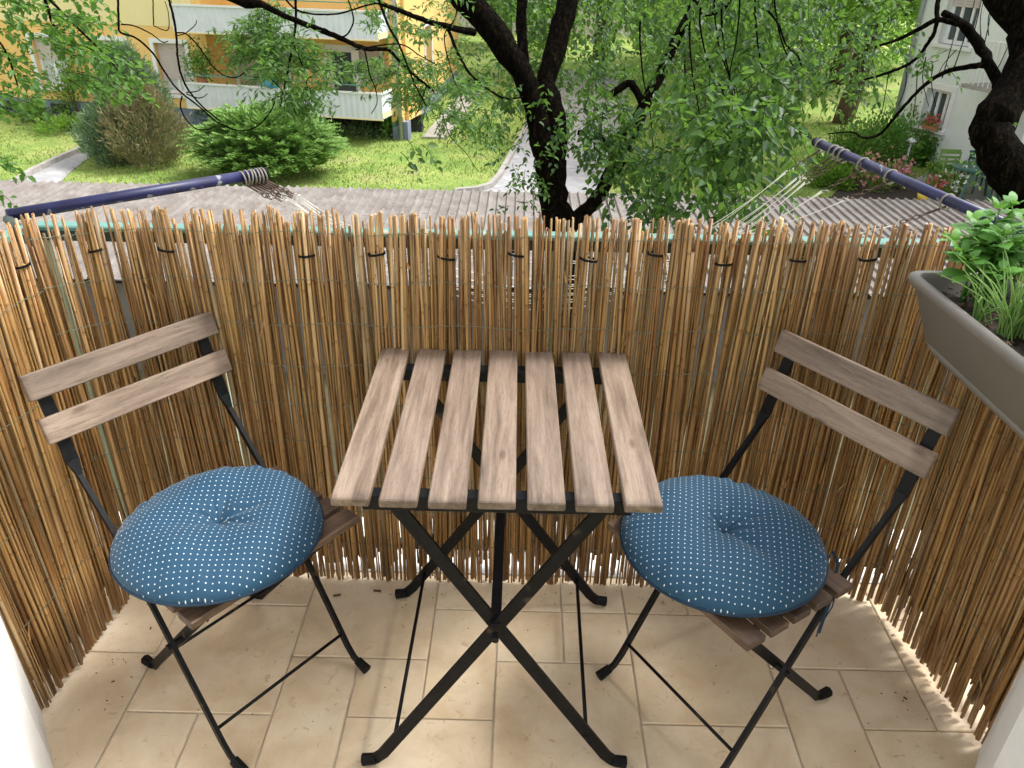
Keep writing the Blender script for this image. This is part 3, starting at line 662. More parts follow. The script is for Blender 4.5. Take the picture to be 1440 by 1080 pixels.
# white wall piers either side (doorway reveal) and house wall behind the viewer
def pier(sx):
    p = [(1.046, 1.145), (.944, 1.006), (.91, .93), (.91, .2), (1.9, .2), (1.9, 1.145)] if sx < 0 else [(1.026, 1.108), (.975, 1.04), (.93, .96), (.93, .2), (1.9, .2), (1.9, 1.108)]
    mb = MB(); n = len(p); q = [(sx*x, y) for x, y in p]
    zs = [0.0, 2.6]
    rings = []
    mb.add([(x, y, 0) for x, y in q]+[(x, y, 2.6) for x, y in q], [tuple(range(n)), tuple(range(n, 2*n))]+[(i, (i+1) % n, n+(i+1) % n, n+i) for i in range(n)])
    o = mb.build('side_pier', M['plaster']); tag(o, 'white plastered wall end at the lower %s of the view' % ('left' if sx < 0 else 'right'), 'wall', 'white plastered wall ends'); return o
pier(-1); pier(1)

# ============================================================ balcony railing (behind the reeds)
RL = thing('balcony_railing', 'teal capped balcony railing with pale green bars behind the reed screen', 'railing', (0, 1.66, 0))
mb = MB(); mb.box((.005, 1.645, .955), (2.14, .036, .012), bev=.003); mb.box((-1.083, 1.30, .955), (.03, .65, .012)); mb.box((1.083, 1.30, .955), (.03, .65, .012)); mb.build('handrail', M['teal'], RL)
mb = MB(); mb.box((.005, 1.645, .937), (2.12, .026, .022)); mb.box((-1.083, 1.30, .937), (.02, .65, .022)); mb.box((1.083, 1.30, .937), (.02, .65, .022)); mb.build('under_rail', M['teal_dark'], RL)
mb = MB(); mb.box((.005, 1.645, .075), (2.12, .025, .018)); mb.box((-1.083, 1.30, .075), (.02, .65, .018)); mb.box((1.083, 1.30, .075), (.02, .65, .018)); mb.build('bottom_rail', M['teal_dark'], RL)
for x in np.arange(-1.05, 1.06, .112):
    MB().box((x, 1.645, .505), (.022, .008, .842)).build('baluster', M['palegreen'], RL)
for y in np.arange(1.04, 1.62, .112):
    for x in (-1.083, 1.083): MB().box((x, y, .505), (.008, .022, .842)).build('baluster', M['palegreen'], RL)

# ============================================================ reed screens
def reed_mesh(i):
    rr = random.Random(100+i); n = 5; k = 5; Lr = 1.0; r0 = rr.uniform(.0025, .0040)
    V = []; bend = (rr.uniform(-.006, .006), rr.uniform(-.004, .004)); ph = rr.uniform(0, 6)
    for j in range(k+1):
        t = j/k; rad = r0*(1.08-.22*t)*(1+.05*math.sin(9*t+ph))
        cx = bend[0]*math.sin(math.pi*t)+.002*math.sin(5*t+ph); cy = bend[1]*math.sin(math.pi*t)
        for q in range(n):
            a = 2*math.pi*q/n+ph; V.append((cx+rad*math.cos(a), cy+rad*math.sin(a), t*Lr+(rr.uniform(-.003, .004) if j == k else 0)))
    F = [(j*n+q, j*n+(q+1) % n, (j+1)*n+(q+1) % n, (j+1)*n+q) for j in range(k) for q in range(n)]
    F += [tuple(range(n))[::-1], tuple(k*n+q for q in range(n))]
    me = bpy.data.meshes.new('reed'); me.from_pydata(V, [], F); me.polygons.foreach_set('use_smooth', [True]*(k*n)+[False]*2); me.update(); me.materials.append(M['reed'])
    return me, V, F
REEDS = [reed_mesh(i) for i in range(18)]
def lean_noise(s, seed): return .6*math.sin(s*7.3+seed)+.5*math.sin(s*17.9+seed*2.1)+.35*math.sin(s*41+seed*3.7)
def build_screen(name, label, path, length, count, back_count, ties, seed, hmean, lean_amp, wires, base_lean=0, splay=0, lift=0):
    """path(s)->(Vector xy, inward normal). reeds stand along s"""
    rs = random.Random(seed); mid = path(length/2)[0]
    root = thing(name, label, 'reed screen', (mid.x, mid.y, 0))
    def place(s0, layer, top):
        p, nn = path(s0)
        ln = lean_amp*lean_noise(s0, seed+layer*2.7)+base_lean+rs.gauss(0, .007 if rs.random() > .1 else .026)
        s1 = s0+ln+splay*(s0-length/2)
        zt = rs.gauss(0, .0045)
        for tk in ties:                                     # a cable tie gathers its neighbours near the top
            d = s1-tk
            if abs(d) < .030 and layer == 0: s1 = tk+d*.6
        off = (rs.uniform(-.004, .006) if layer == 0 else rs.uniform(-.013, -.008))
        q, n2 = path(s1)
        a = Vector((p.x, p.y, 0))+Vector((nn.x, nn.y, 0))*(off+rs.uniform(-.003, .003))
        b = Vector((q.x, q.y, 0))+Vector((n2.x, n2.y, 0))*(off+rs.uniform(-.003, .003))
        z0 = abs(rs.gauss(0, .009))+.002+lift
        if layer: z0 += rs.uniform(.035, .11); zt -= rs.uniform(0, .035)
        if rs.random() < .03: z0 += rs.uniform(.01, .05)
        zz = top+.004+zt-(rs.uniform(.02, .07) if rs.random() < .07 else 0)
        a.z = z0; b.z = zz; d = b-a
        return a, d
    for i in range(count):
        s0 = (i+.5)/count*length+rs.gauss(0, .0022)
        a, d = place(s0, 0, hmean)
        o = bpy.data.objects.new('reed', rs.choice(REEDS)[0]); COL.objects.link(o); o.parent = root
        o.location = a-root.location; q = d.to_track_quat('Z', 'Y'); o.rotation_mode = 'QUATERNION'; o.rotation_quaternion = q
        w_ = rs.choice((.6, .75, .9, 1.0, 1.1, 1.3, 1.5)); o.scale = (w_, w_, d.length)
    mb = MB()
    for i in range(back_count):
        s0 = (i+rs.random())/back_count*length; a, d = place(s0, 1, hmean-.015); _, V, F = rs.choice(REEDS)
        q = d.to_track_quat('Z', 'Y').to_matrix(); L_ = d.length; w_ = rs.uniform(.8, 1.2)
        mb.add([a+q @ Vector((x*w_, y*w_, z*L_)) for x, y, z in V], F)
    o = mb.build('rear_reeds', M['reed'], root, True); o['kind'] = 'stuff'
    mb = MB()
    for i in range(int(length*26)):
        s_ = rs.uniform(.01, length-.01); p, nn = path(s_); z = rs.uniform(.08, .97); l = rs.uniform(.02, .07); t_ = Vector((-nn.y, nn.x, 0)); k_ = rs.uniform(-.35, .35); o0 = Vector((p.x, p.y, z))+Vector((nn.x, nn.y, 0))*.009
        mb.tube([o0, o0+Vector((0, 0, l*.5))+t_*(k_*l*.5)+Vector((nn.x, nn.y, 0))*.004, o0+Vector((0, 0, l))+t_*(k_*l)+Vector((nn.x, nn.y, 0))*rs.uniform(.002, .014)], 1, flat=[(.0026, .0003), (.0022, .0003), (.0005, .0002)], up=(nn.x, nn.y, 0))
    tag(mb.build('loose_husks', M['reed'], root), kind='stuff')
    for z in wires:
        mb = MB(); pts = []; m_ = int(length/.006)
        for i in range(m_+1):
            s_ = length*i/m_; p, nn = path(s_); pts.append(Vector((p.x, p.y, z+.004*math.sin(s_*23+z*9)+.0012*math.sin(i*2.4)))+Vector((nn.x, nn.y, 0))*(.0085+.0015*math.sin(i*2.1)))
        mb.tube(pts, .0008, 3, cap=False); mb.build('binding_wire', M['wire'], root)
    for tk in ties:
        p, nn = path(tk); z = .935+rs.uniform(-.012, .012); t = Vector((-nn.y, nn.x, 0)); c = Vector((p.x, p.y, z))
        tilt = rs.uniform(-.2, .2)
        pts = [c+t*(.0185*math.cos(a))+Vector((nn.x, nn.y, 0))*(.0125*math.sin(a))+Vector((0, 0, tilt*.0185*math.cos(a))) for a in np.linspace(0, 2*math.pi, 17)[:-1]]
        mb = MB(); mb.tube(pts, 1, flat=(.0024, .0009), closed=True, up=tuple((pts[0]-c).normalized()))
        mb.build('cable_tie', M['rubber'], root)
    return root
def back_path(s):
    x = -.985+s; y = 1.580
    if x < -.82: y -= .085*((-.82-x)/.165)**2
    if x > .80: y -= .05*((x-.80)/.155)**2
    return Vector((x, y)), Vector((0, -1))
tie_s = [aty(x, y, 1.575).x+.985 for x, y in ((137, 343), (232, 345), (430, 347), (528, 341), (627, 349), (727, 341), (828, 365), (925, 345), (1017, 380), (1127, 347), (1220, 372))]
wz = [.975, .868, .765, .66, .555, .45, .345, .24, .13]
build_screen('reed_screen', 'long brown reed screen across the back behind the table', back_path, 1.945, 300, 430, tie_s, 3, 1.012, .022, wz)
def left_path(s):
    a = Vector((-1.037, 1.135)); b = Vector((-.993, 1.50)); d = (b-a).normalized(); L_ = (b-a).length
    p = a+d*s; p.x -= .0*s; return p, Vector((d.y, -d.x))
def right_path(s):
    a = Vector((.962, 1.525)); b = Vector((1.028, 1.10)); d = (b-a).normalized()
    return a+d*s, Vector((d.y, -d.x))
build_screen('reed_screen', 'short sunlit reed screen on the left side beside the left folding chair', left_path, .39, 66, 110, [.33], 5, 1.012, .02, wz[1::2], splay=0, lift=.009)
build_screen('reed_screen', 'short reed screen on the right side under the herb planter', right_path, .44, 78, 125, [.1], 9, 1.012, .02, wz[1::2], splay=0, lift=.009)

# ============================================================ bistro table
TB = thing('folding_table', 'folding bistro table with seven brown wooden slats on black crossed legs', 'table', (-.03, 1.3, 0))
TZ = .708
sx0 = -.306; sw_ = .063; pt = (.551-.063)/6
def table_slat_mesh():
    L_, W_, T_ = .556, sw_, .017; mb = MB(); n = 10
    return MB().box((0, 0, 0), (L_, W_, T_), bev=.0022)
tm = table_slat_mesh(); tme = bpy.data.meshes.new('slat'); tme.from_pydata(tm.v, [], tm.f); tme.materials.append(M['acacia'])
for i in range(7):
    o = bpy.data.objects.new('slat', tme); COL.objects.link(o); o.parent = TB
    o.location = (sx0+sw_/2+i*pt+.03, 1.300-1.3+random.uniform(-.002, .002), TZ-.0085); o.rotation_euler = (0, 0, math.pi/2+random.uniform(-.004, .004)+.006)
mb = MB(); mb.box((-.03, 1.067, .675), (.46, .028, .030), bev=.002); mb.build('front_rail', M['black'], TB)
mb = MB(); mb.box((-.03, 1.525, .675), (.46, .028, .030), bev=.002); mb.build('rear_rail', M['black'], TB)
for i in range(7):
    pass
def flatbar(pts, hw, ht, up, name, parent, mat=None, world=True):
    return MB().tube(pts, 1, flat=(hw, ht), up=up).build(name, mat or M['black'], parent, world=world)
XL, XR = -.292, .232
def leg_pair(y0, y1, out):
    yb = y0-.012*out; 
    # bar from foot left up to top right, and the other
    flatbar([(XL+.004, y0, .015), (XL+.012, y0, .018), (XL+.030, y0, .036), (.155, y1, .665)], .0125, .0035, (0, -1, 0), 'leg', TB)
    flatbar([(XR-.004, y0+.009*out, .015), (XR-.012, y0+.009*out, .018), (XR-.030, y0+.009*out, .036), (-.215, y1+.009*out, .665)], .0125, .0035, (0, -1, 0), 'leg', TB)
    for sx, x, yy in ((-1, XL, y0), (1, XR, y0+.009*out)):
        mb = MB(); mb.tube([(x-sx*.014, yy, .019), (x+sx*.014, yy, .0135)], [.0115, .0130], 8); mb.build('foot_cap', M['rubber'], TB)
leg_pair(1.035, 1.070, 1); leg_pair(1.515, 1.500, -1)
mb = MB(); mb.tube([(-.030, 1.05, .392), (-.030, 1.51, .392)], 1, flat=(.010, .010), up=(0, 0, 1)); mb.build('centre_bar', M['black'], TB)
for y in (1.03, 1.532):
    mb = MB(); mb.disc_cyl((-.030, y-.008, .388), (-.030, y+.008, .388), .007, 12); mb.build('pivot_bolt', M['black'], TB)
for x in (-.228, .165):
    z = .095; mb = MB(); mb.tube([(x-.006, 1.04, .09), (x, 1.512, .09)], .0042, 8); mb.build('side_rod', M['black'], TB, True)
mb = MB(); mb.tube([(-.155, 1.075, .655), (.125, 1.49, .655)], .004, 6)

# ============================================================ folding chairs
def make_chair(label, loc, rz):
    """local: x along the backrest, y towards the back, z up"""
    T = thing('folding_chair', label, 'chair', (0, 0, 0))
    W = .17
    for sx in (-1, 1):
        x = sx*W
        # upper flat bar then oval rod down to the front foot
        flatbar([(x, .331, .775), (x, .268, .60)], .0125, .003, (0, -1, .3), 'back_post', T)
        MB().tube([(x, .268, .605), (x, .255, .575), (x*.99, .15, .45), (x*.99, -.085, .05), (x*.99, -.105, .026), (x*.99, -.125, .018)], 1,
                  flat=[(.0125, .003), (.005, .007), (.0045, .008), (.0045, .008), (.0045, .008), (.0045, .008)], up=(0, -1, .3)).build('front_leg', M['black'], T, world=False)
        MB().tube([(x*.99, -.118, .022), (x*.99, -.150, .014)], [.0105, .0125], 8).build('foot_cap', M['rubber'], T, world=False)
        xi = sx*.146
        MB().tube([(xi, -.118, .432), (xi, .215, .048), (xi, .232, .026), (xi, .250, .018)], 1, flat=(.0105, .0028), up=(1, 0, 0)).build('rear_leg', M['black'], T, world=False)
        MB().tube([(xi, .243, .022), (xi, .276, .014)], [.0105, .0125], 8).build('foot_cap', M['rubber'], T, world=False)
        MB().box((sx*.157, .004, .4265), (.004, .262, .020)).build('seat_rail', M['black'], T, world=False)
        MB().disc_cyl((sx*.138, .034, .253), (sx*.180, .034, .253), .007, 10).build('pivot_bolt', M['black'], T, world=False)
    MB().tube([(-W, -.070, .078), (W, -.070, .078)], .0038, 8).build('front_rod', M['black'], T, True, world=False)
    MB().tube([(-.146, .175, .095), (.146, .175, .095)], .0038, 8).build('rear_rod', M['black'], T, True, world=False)
    MB().tube([(-.165, .15, .425), (.165, .15, .425)], .005, 8).build('seat_rod', M['black'], T, True, world=False)
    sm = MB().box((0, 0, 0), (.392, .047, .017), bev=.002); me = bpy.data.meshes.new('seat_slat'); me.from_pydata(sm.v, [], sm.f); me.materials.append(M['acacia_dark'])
    for i in range(5):
        o = bpy.data.objects.new('seat_slat', me); COL.objects.link(o); o.parent = T; o.location = (random.uniform(-.001, .001), -.122+i*.0605, .4455)
    ax = (Vector((1, 0, 0)), Vector((0, .944, -.33)), Vector((0, .33, .944)))
    bm_ = MB().box((0, 0, 0), (.402, .014, .052), bev=.002); me = bpy.data.meshes.new('back_slat'); me.from_pydata(bm_.v, [], bm_.f); me.materials.append(M['acacia'])
    for z, y in ((.764, .314), (.680, .285)):
        o = bpy.data.objects.new('back_slat', me); COL.objects.link(o); o.parent = T; o.location = (0, y-.006, z); o.rotation_euler = (-.335, 0, 0)
    T.location = loc; T.rotation_euler = (0, 0, rz)
    return T
chR = make_chair('right folding chair with its backrest against the right reed screen', (.425, 1.206, 0), math.radians(-56.5))
chL = make_chair('left folding chair', (-.560, 1.226, 0), math.radians(52))
chR['label'] = 'folding chair right of the table, slatted seat showing under a cushion with a hanging ribbon'
chL['label'] = 'folding chair left of the table, mostly hidden seat, backrest near the left screen'
chR['group'] = chL['group'] = 'folding chairs at the table'

def cushion(label, loc, rz, seed, tilt=(0, 0), ribbon=False):
    T = thing('seat_cushion', label, 'cushion', loc, rz, 'round dotted seat cushions')
    R0 = .198; rr = random.Random(seed); nr, na = 34, 120
    ph = [rr.uniform(0, 6.28) for _ in range(8)]
    V = []; UV = []
    def prof(r, top, a):
        t = r/R0
        if top:
            h = .056*(1-t**2.8)**.5 if t < 1 else 0
            h += .007*math.exp(-((t-.6)/.28)**2)
            h -= .020*math.exp(-(r/.018)**1.3) + .016*math.exp(-(r/.06)**1.6)
            pk = math.exp(-((r-.035)/.03)**2)                     # creases running out of the tuft
            h += .0022*pk*(math.sin(5*a+ph[0])+.7*math.sin(8*a+ph[1])+.5*math.sin(13*a+ph[5]))
            cr = math.exp(-(math.sin((a-ph[6])/2)*9)**2)*math.exp(-((r-.06)/.05)**2)
            h -= .011*cr
            cr2 = math.exp(-(math.sin((a-ph[7])/2)*11)**2)*math.exp(-((r-.05)/.045)**2)
            h -= .009*cr2
            ed = math.exp(-((t-.90)/.10)**2)                      # gathers at the seam
            h += .0030*ed*(math.sin(19*a+ph[2]+1.5*math.sin(3*a))*.8+math.sin(33*a+ph[3]+2*math.sin(2*a)))*(.35+.65*math.sin(2*a+ph[4])**2)
            h += .0045*math.exp(-((t-.6)/.3)**2)*(math.sin(3*a+ph[5]+4*t)+.6*math.sin(5*a+ph[6]-5*t))
            h += .0025*math.sin(2*a+ph[4])*t
        else:
            h = -.026*(1-t**3.2)**.6 if t < 1 else 0
        return h
    grid = {}
    for side in (1, 0):
        for i in range(nr+1):
            t = math.sin(math.pi/2*i/nr) if i > nr*.3 else None
            r = R0*(i/nr)**.85 if side else R0*i/nr
            r = R0*min(1, math.sin(math.pi/2*(i/nr)**.9))
            for j in range(na):
                a = 2*math.pi*j/na; rad = r*(1+.006*math.sin(2*a+ph[0])+.004*math.sin(3*a+ph[1]))
                z = prof(r, side, a); V.append((rad*math.cos(a), rad*math.sin(a), z))
                ar = r+(.10*max(0, r/R0-.6)**2*R0*3)
                UV.append((ar*math.cos(a)+.5, ar*math.sin(a)+.5))
    n1 = (nr+1)*na; F = []
    for side, o in ((1, 0), (0, n1)):
        for i in range(nr):
            for j in range(na):
                q = (o+i*na+j, o+i*na+(j+1) % na, o+(i+1)*na+(j+1) % na, o+(i+1)*na+j); F.append(q[::-1] if side else q)
    me = bpy.data.meshes.new('cover'); me.from_pydata(V, [], F); me.update()
    uvl = me.uv_layers.new(name='UVMap'); li = np.zeros(len(me.loops), np.int32); me.loops.foreach_get('vertex_index', li)
    uvl.data.foreach_set('uv', np.array(UV, np.float32)[li].ravel())
    o = link('cover', me, M['cushion'], T, True)
    pts = [(R0*1.004*(1+.006*math.sin(2*a+ph[0])+.004*math.sin(3*a+ph[1]))*math.cos(a), R0*1.004*(1+.006*math.sin(2*a+ph[0])+.004*math.sin(3*a+ph[1]))*math.sin(a), .0025*math.sin(2*a+ph[4])*.5) for a in np.linspace(0, 2*math.pi, 97)[:-1]]
    MB().tube(pts, .0028, 8, closed=True).build('piping', M['navy'], T, True, world=False)
    if ribbon:
        c, s_ = math.cos(-rz), math.sin(-rz)
        def loc_(p): 
            v = Vector(p)-Vector(loc); return Vector((v.x*c-v.y*s_, v.x*s_+v.y*c, v.z))
        for pts in ([(.601, 1.155, .478), (.618, 1.166, .495), (.632, 1.160, .47), (.628, 1.150, .45), (.620, 1.128, .41), (.608, 1.112, .375), (.600, 1.10, .345)],
                    [(.628, 1.150, .452), (.632, 1.138, .42), (.625, 1.124, .39), (.604, 1.108, .36), (.598, 1.10, .335)]):
            MB().tube([loc_(p) for p in pts], 1, flat=(.0035, .0008), up=(1, .4, 0)).build('tie_ribbon', M['navy'], T, world=False)
    T.rotation_euler = (tilt[0], tilt[1], rz)
    return T
cushion('round navy dotted cushion on the left chair, without a hanging ribbon', (-.582, 1.196, .482), math.radians(52), 4)
cushion('round navy dotted cushion on the right chair, its tie ribbon hanging down', (.412, 1.204, .482), math.radians(-56), 8, ribbon=True)

# ============================================================ leaf helpers
def leaves_np(P, D, Nn, Ls, Wd, fold=.25, six=True):
    """P base points, D axis, Nn approx normal -> verts, tris (kite or six-sided folded leaf)"""
    D = D/np.linalg.norm(D, axis=1, keepdims=True); S = np.cross(D, Nn); S /= (np.linalg.norm(S, axis=1, keepdims=True)+1e-9); U = np.cross(S, D)
    L_ = Ls[:, None]; W_ = Wd[:, None]; n = len(P)
    if six:
        b = P; t = P+D*L_-U*L_*.10
        l1 = P+D*L_*.28+S*W_*.45+U*W_*fold; l2 = P+D*L_*.68+S*W_*.36+U*W_*fold*.6
        r1 = P+D*L_*.28-S*W_*.45+U*W_*fold; r2 = P+D*L_*.68-S*W_*.36+U*W_*fold*.6
        V = np.stack([b, l1, l2, t, r2, r1], 1).reshape(-1, 3); o = (np.arange(n)*6)[:, None]
        T = np.concatenate([o+np.array(q) for q in ((0, 1, 2), (0, 2, 3), (0, 3, 4), (0, 4, 5))], 0)
    else:
        b = P; t = P+D*L_; l = P+D*L_*.45+S*W_*.5+U*W_*fold; r = P+D*L_*.45-S*W_*.5+U*W_*fold
        V = np.stack([b, l, t, r], 1).reshape(-1, 3); o = (np.arange(n)*4)[:, None]
        T = np.concatenate([o+np.array(q) for q in ((0, 1, 2), (0, 2, 3))], 0)
    return V, T
def rand_dirs(n, zbias=0, zs=1):
    v = rng.normal(size=(n, 3)); v[:, 2] = v[:, 2]*zs+zbias; return v/np.linalg.norm(v, axis=1, keepdims=True)
class Tree:
    def __init__(s): s.limbs = MB(); s.twigs = MB(); s.br = []; s.single = False; s.P = []; s.D = []; s.N = []; s.L = []; s.W = []
    def limb(s, pts, n=10, wob=.0, target=None):
        """pts: (px,py,depth,width px) or world ((x,y,z), radius)"""
        P = []; R_ = []
        for p in pts:
            if len(p) == 4: v = atd(p[0], p[1], p[2]); r = p[3]*p[2]/FPX/2
            else: v, r = Vector(p[0]), p[1]
            P.append(v); R_.append(r)
        # smooth (Catmull-Rom) resample
        Q = []; RR = []
        m = len(P)
        for i in range(m-1):
            p0, p1, p2, p3 = P[max(i-1, 0)], P[i], P[i+1], P[min(i+2, m-1)]
            k = max(3, int((p2-p1).length/(max(R_[i], .008)*1.5))); k = min(k, 12)
            for j in range(k):
                t = j/k
                q = .5*((2*p1)+(p2-p0)*t+(2*p0-5*p1+4*p2-p3)*t*t+(3*p1-p0-3*p2+p3)*t**3)
                r = R_[i]+(R_[i+1]-R_[i])*t
                if wob: q = q+Vector((random.gauss(0, 1), random.gauss(0, 1), random.gauss(0, 1)))*r*wob
                Q.append(q); RR.append(r*(1+random.uniform(-.07, .09)))
        Q.append(P[-1]); RR.append(R_[-1])
        if target is None:
            if s.limbs.v and not s.single: target = MB(); s.br.append(('branch', target))
            else: target = s.limbs
        elif target is s.twigs: target = MB(); s.br.append(('twig', target))
        target.tube(Q, RR, n); return Q
    def spray(s, p0, d, L_, n, ls, asp=.62, droop=.5, tw=.0025, spread=.03, pinnate=False):
        p = Vector(p0); pts = [p.copy()]; d = Vector(d).normalized(); k = 6
        for i in range(k):
            d = (d+Vector((random.gauss(0, .18), random.gauss(0, .18), random.gauss(0, .12)-droop*.3))).normalized(); p = p+d*(L_/k); pts.append(p.copy())
        s.twigs.tube(pts, [tw*(1-.1*i) for i in range(k+1)], 3, cap=False)
        for i in range(n):
            t = (i+.5)/n*k; j = min(int(t), k-1); q = pts[j].lerp(pts[j+1], t-j)
            ax = (pts[j+1]-pts[j]).normalized(); sd_ = ax.cross(Vector((random.gauss(0, .7), random.gauss(0, .7), 1))).normalized()*(1 if i % 2 else -1)
            dd = (ax*.6+sd_+Vector((0, 0, -.15-droop*.3))+Vector([random.gauss(0, .4) for _ in range(3)])).normalized()
            l = ls*random.uniform(.65, 1.25)
            s.P.append(q+dd*random.uniform(0, spread)); s.D.append(dd); s.N.append(Vector((random.gauss(0, .45), random.gauss(0, .45)-.15, 1))); s.L.append(l); s.W.append(l*asp)
    def finish(s, name, label, base, bark, leafm, group=None, trunk_name='trunk', six=True):
        T = thing(name, label, 'tree', base, group=group)
        if s.limbs.v: s.limbs.build(trunk_name, bark, T, True)
        for nm, m_ in s.br: m_.build(nm, bark, T, True)
        if s.twigs.v: tag(s.twigs.build('twigs', bark, T), kind='stuff')
        if s.P:
            V, F = leaves_np(np.array(s.P), np.array(s.D), np.array(s.N), np.array(s.L), np.array(s.W), six=six)
            o = tag(np_mesh('crown', V, F, leafm, T), kind='stuff')
        return T
def in_poly(x, y, poly):
    c = False; j = len(poly)-1
    for i in range(len(poly)):
        xi, yi = poly[i]; xj, yj = poly[j]
        if (yi > y) != (yj > y) and x < (xj-xi)*(y-yi)/(yj-yi)+xi: c = not c
        j = i
    return c
def scatter_poly(poly, n):
    xs = [p[0] for p in poly]; ys = [p[1] for p in poly]; out = []
    while len(out) < n:
        x, y = random.uniform(min(xs), max(xs)), random.uniform(min(ys), max(ys))
        if in_poly(x, y, poly): out.append((x, y))
    return out

lawn_grass()
# ============================================================ main tree in front of the balcony
random.seed(21)
TR = Tree(); D0 = 6.2
tb = atd(786, 330, D0)
TR.limb([((tb.x+.05, tb.y+.1, GZ-.1), .24), ((tb.x+.03, tb.y+.05, GZ+1.2), .16), (789, 330, D0, 42), (781, 300, D0, 40), (777, 262, D0, 40), (774, 228, D0, 46)], 14, .04)
TR.limb([(770, 232, D0, 30), (762, 195, D0, 32), (752, 155, D0-.05, 30), (738, 112, D0-.1, 30), (716, 76, D0-.15, 35), (690, 36, D0-.2, 38), (655, 0, D0-.25, 40), (610, -60, D0-.3, 40), (560, -160, D0-.3, 34)], 14, .05)
TR.limb([(778, 232, D0, 30), (786, 195, D0+.1, 28), (778, 150, D0+.15, 28), (768, 116, D0+.2, 27), (777, 82, D0+.2, 28), (787, 46, D0+.2, 30), (797, 8, D0+.2, 31), (806, -50, D0+.2, 30), (815, -150, D0+.2, 24)], 14, .05)
TR.limb([(752, 150, D0+.3, 12), (738, 90, D0+.35, 14), (733, 40, D0+.4, 15), (735, -20, D0+.4, 15), (735, -100, D0+.4, 12)], 10, .05)
TR.limb([(786, 340, D0+.1, 20), (812, 308, D0+.15, 21), (838, 280, D0+.2, 19), (862, 240, D0+.25, 22), (880, 202, D0+.3, 21), (904, 152, D0+.35, 17), (926, 110, D0+.35, 16), (950, 58, D0+.35, 14), (973, 12, D0+.35, 12), (1000, -60, D0+.3, 10)], 12, .06)
TR.limb([(905, 150, D0+.35, 10), (888, 118, D0+.4, 11), (872, 124, D0+.4, 11), (858, 136, D0+.4, 7)], 8, .1)
TR.limb([(957, 45, D0+.3, 8), (985, 22, D0+.2, 7), (1015, 15, D0+.1, 6), (1032, -10, D0, 5)], 8, .08)
TR.limb([(865, 235, D0+.25, 8), (850, 196, D0+.3, 10), (812, 186, D0+.3, 7)], 8, .1)
# branches reaching left over the lawn
TR.limb([(668, 46, D0-.3, 10), (640, 40, D0-.4, 9), (602, 30, D0-.6, 7), (560, 14, D0-.8, 6), (520, -2, D0-.9, 6), (440, -40, D0-1, 6)], 8, .08)
TR.limb([(300, -18, 4.6, 20), (345, 2, 4.6, 17), (368, 6, 4.6, 10), (400, 22, 4.6, 8), (440, 38, 4.7, 7.5), (480, 54, 4.8, 7), (512, 68, 4.9, 6.5), (545, 70, 5, 5), (560, 84, 5, 4.5), (590, 112, 5.1, 4), (610, 128, 5.1, 3)], 8, .08)
TR.limb([(630, 40, D0-.4, 5), (642, 70, D0-.4, 4), (650, 86, D0-.4, 3.6), (662, 105, D0-.4, 3.4), (690, 128, D0-.4, 3), (712, 139, D0-.3, 3), (735, 136, D0-.2, 2)], 6, .1)
def twig(pts, w0=2.6, w1=1.2, D=4.6):
    k = len(pts); TR.limb([(x, y, D+.05*i, w0+(w1-w0)*i/(k-1)) for i, (x, y) in enumerate(pts)], 5, .1, TR.twigs)
twig([(166, -10), (167, 33), (170, 46), (192, 54), (215, 75), (232, 102), (250, 126), (280, 150), (306, 172), (340, 184), (366, 174), (384, 150), (388, 130)], 3.4, 1.6)
twig([(170, 34), (190, 37), (213, 48), (228, 59), (236, 58)], 2.2, 1.4)
twig([(236, -8), (244, 25), (248, 50), (250, 82), (256, 108), (266, 128), (285, 150), (300, 162), (310, 170)], 3.6, 2)
twig([(250, 46), (262, 48), (280, 66), (298, 92), (315, 106), (332, 109), (346, 100), (352, 94)], 2.2, 1.4)
twig([(256, 135), (254, 150), (262, 168), (276, 181), (292, 182), (303, 177)], 2.2, 1.3)
twig([(262, 132), (280, 138), (292, 132)], 1.8, 1.1); twig([(262, 130), (278, 128), (288, 120)], 1.8, 1.1)
twig([(215, -5), (216, 30), (218, 37), (236, 42), (237, 20), (232, 2)], 1.8, 1.1); twig([(250, 50), (262, 46), (275, 34), (276, 28)], 1.6, 1)
twig([(415, -8), (416, 30), (412, 62), (408, 84), (403, 108), (398, 130), (394, 150)], 4, 1.5)
twig([(412, 60), (420, 80), (428, 100), (432, 128), (428, 150)], 2.4, 1.2)
twig([(455, 40), (482, 52), (497, 30), (490, 0)], 3, 2); twig([(512, 68), (516, 85), (520, 105), (528, 125), (530, 145), (522, 160)], 2.4, 1.2)
twig([(530, -8), (540, 20), (548, 40), (560, 60), (572, 90), (584, 120), (600, 150)], 4.2, 2); twig([(500, 70), (560, 62), (590, 78), (615, 92)], 2.4, 1.4)
twig([(398, 128), (380, 110), (365, 104), (352, 104)], 1.8, 1); twig([(395, -10), (420, 15), (470, 20), (530, 5), (560, 18)], 3, 2)
twig([(620, 150), (632, 190), (655, 215), (668, 235)], 1.5, .8, 5.6); twig([(600, 120), (590, 150), (585, 165), (598, 180)], 1.6, 1)
twig([(645, -10), (640, 25), (625, 50), (632, 90), (645, 130), (660, 170)], 2.4, 1.2, 5.4)
for (x, y) in ((1005, 20), (1015, 35), (1040, 8), (1062, 20), (1090, 10), (970, 60), (900, 60), (985, 40)):
    a = random.uniform(10, 60)*random.choice((-1, 1)); twig([(x, y-30), (x, y), (x+a*.2, y+50), (x+a*.6, y+95), (x+a*.8, y+150)], 3.2, 1.2, 5.2)
twig([(962, 55), (963, 90), (964, 150)], 3, 2, 6.2); twig([(1080, 15), (1095, 35), (1105, 62), (1122, 80), (1128, 100)], 3.6, 1.4, 5)
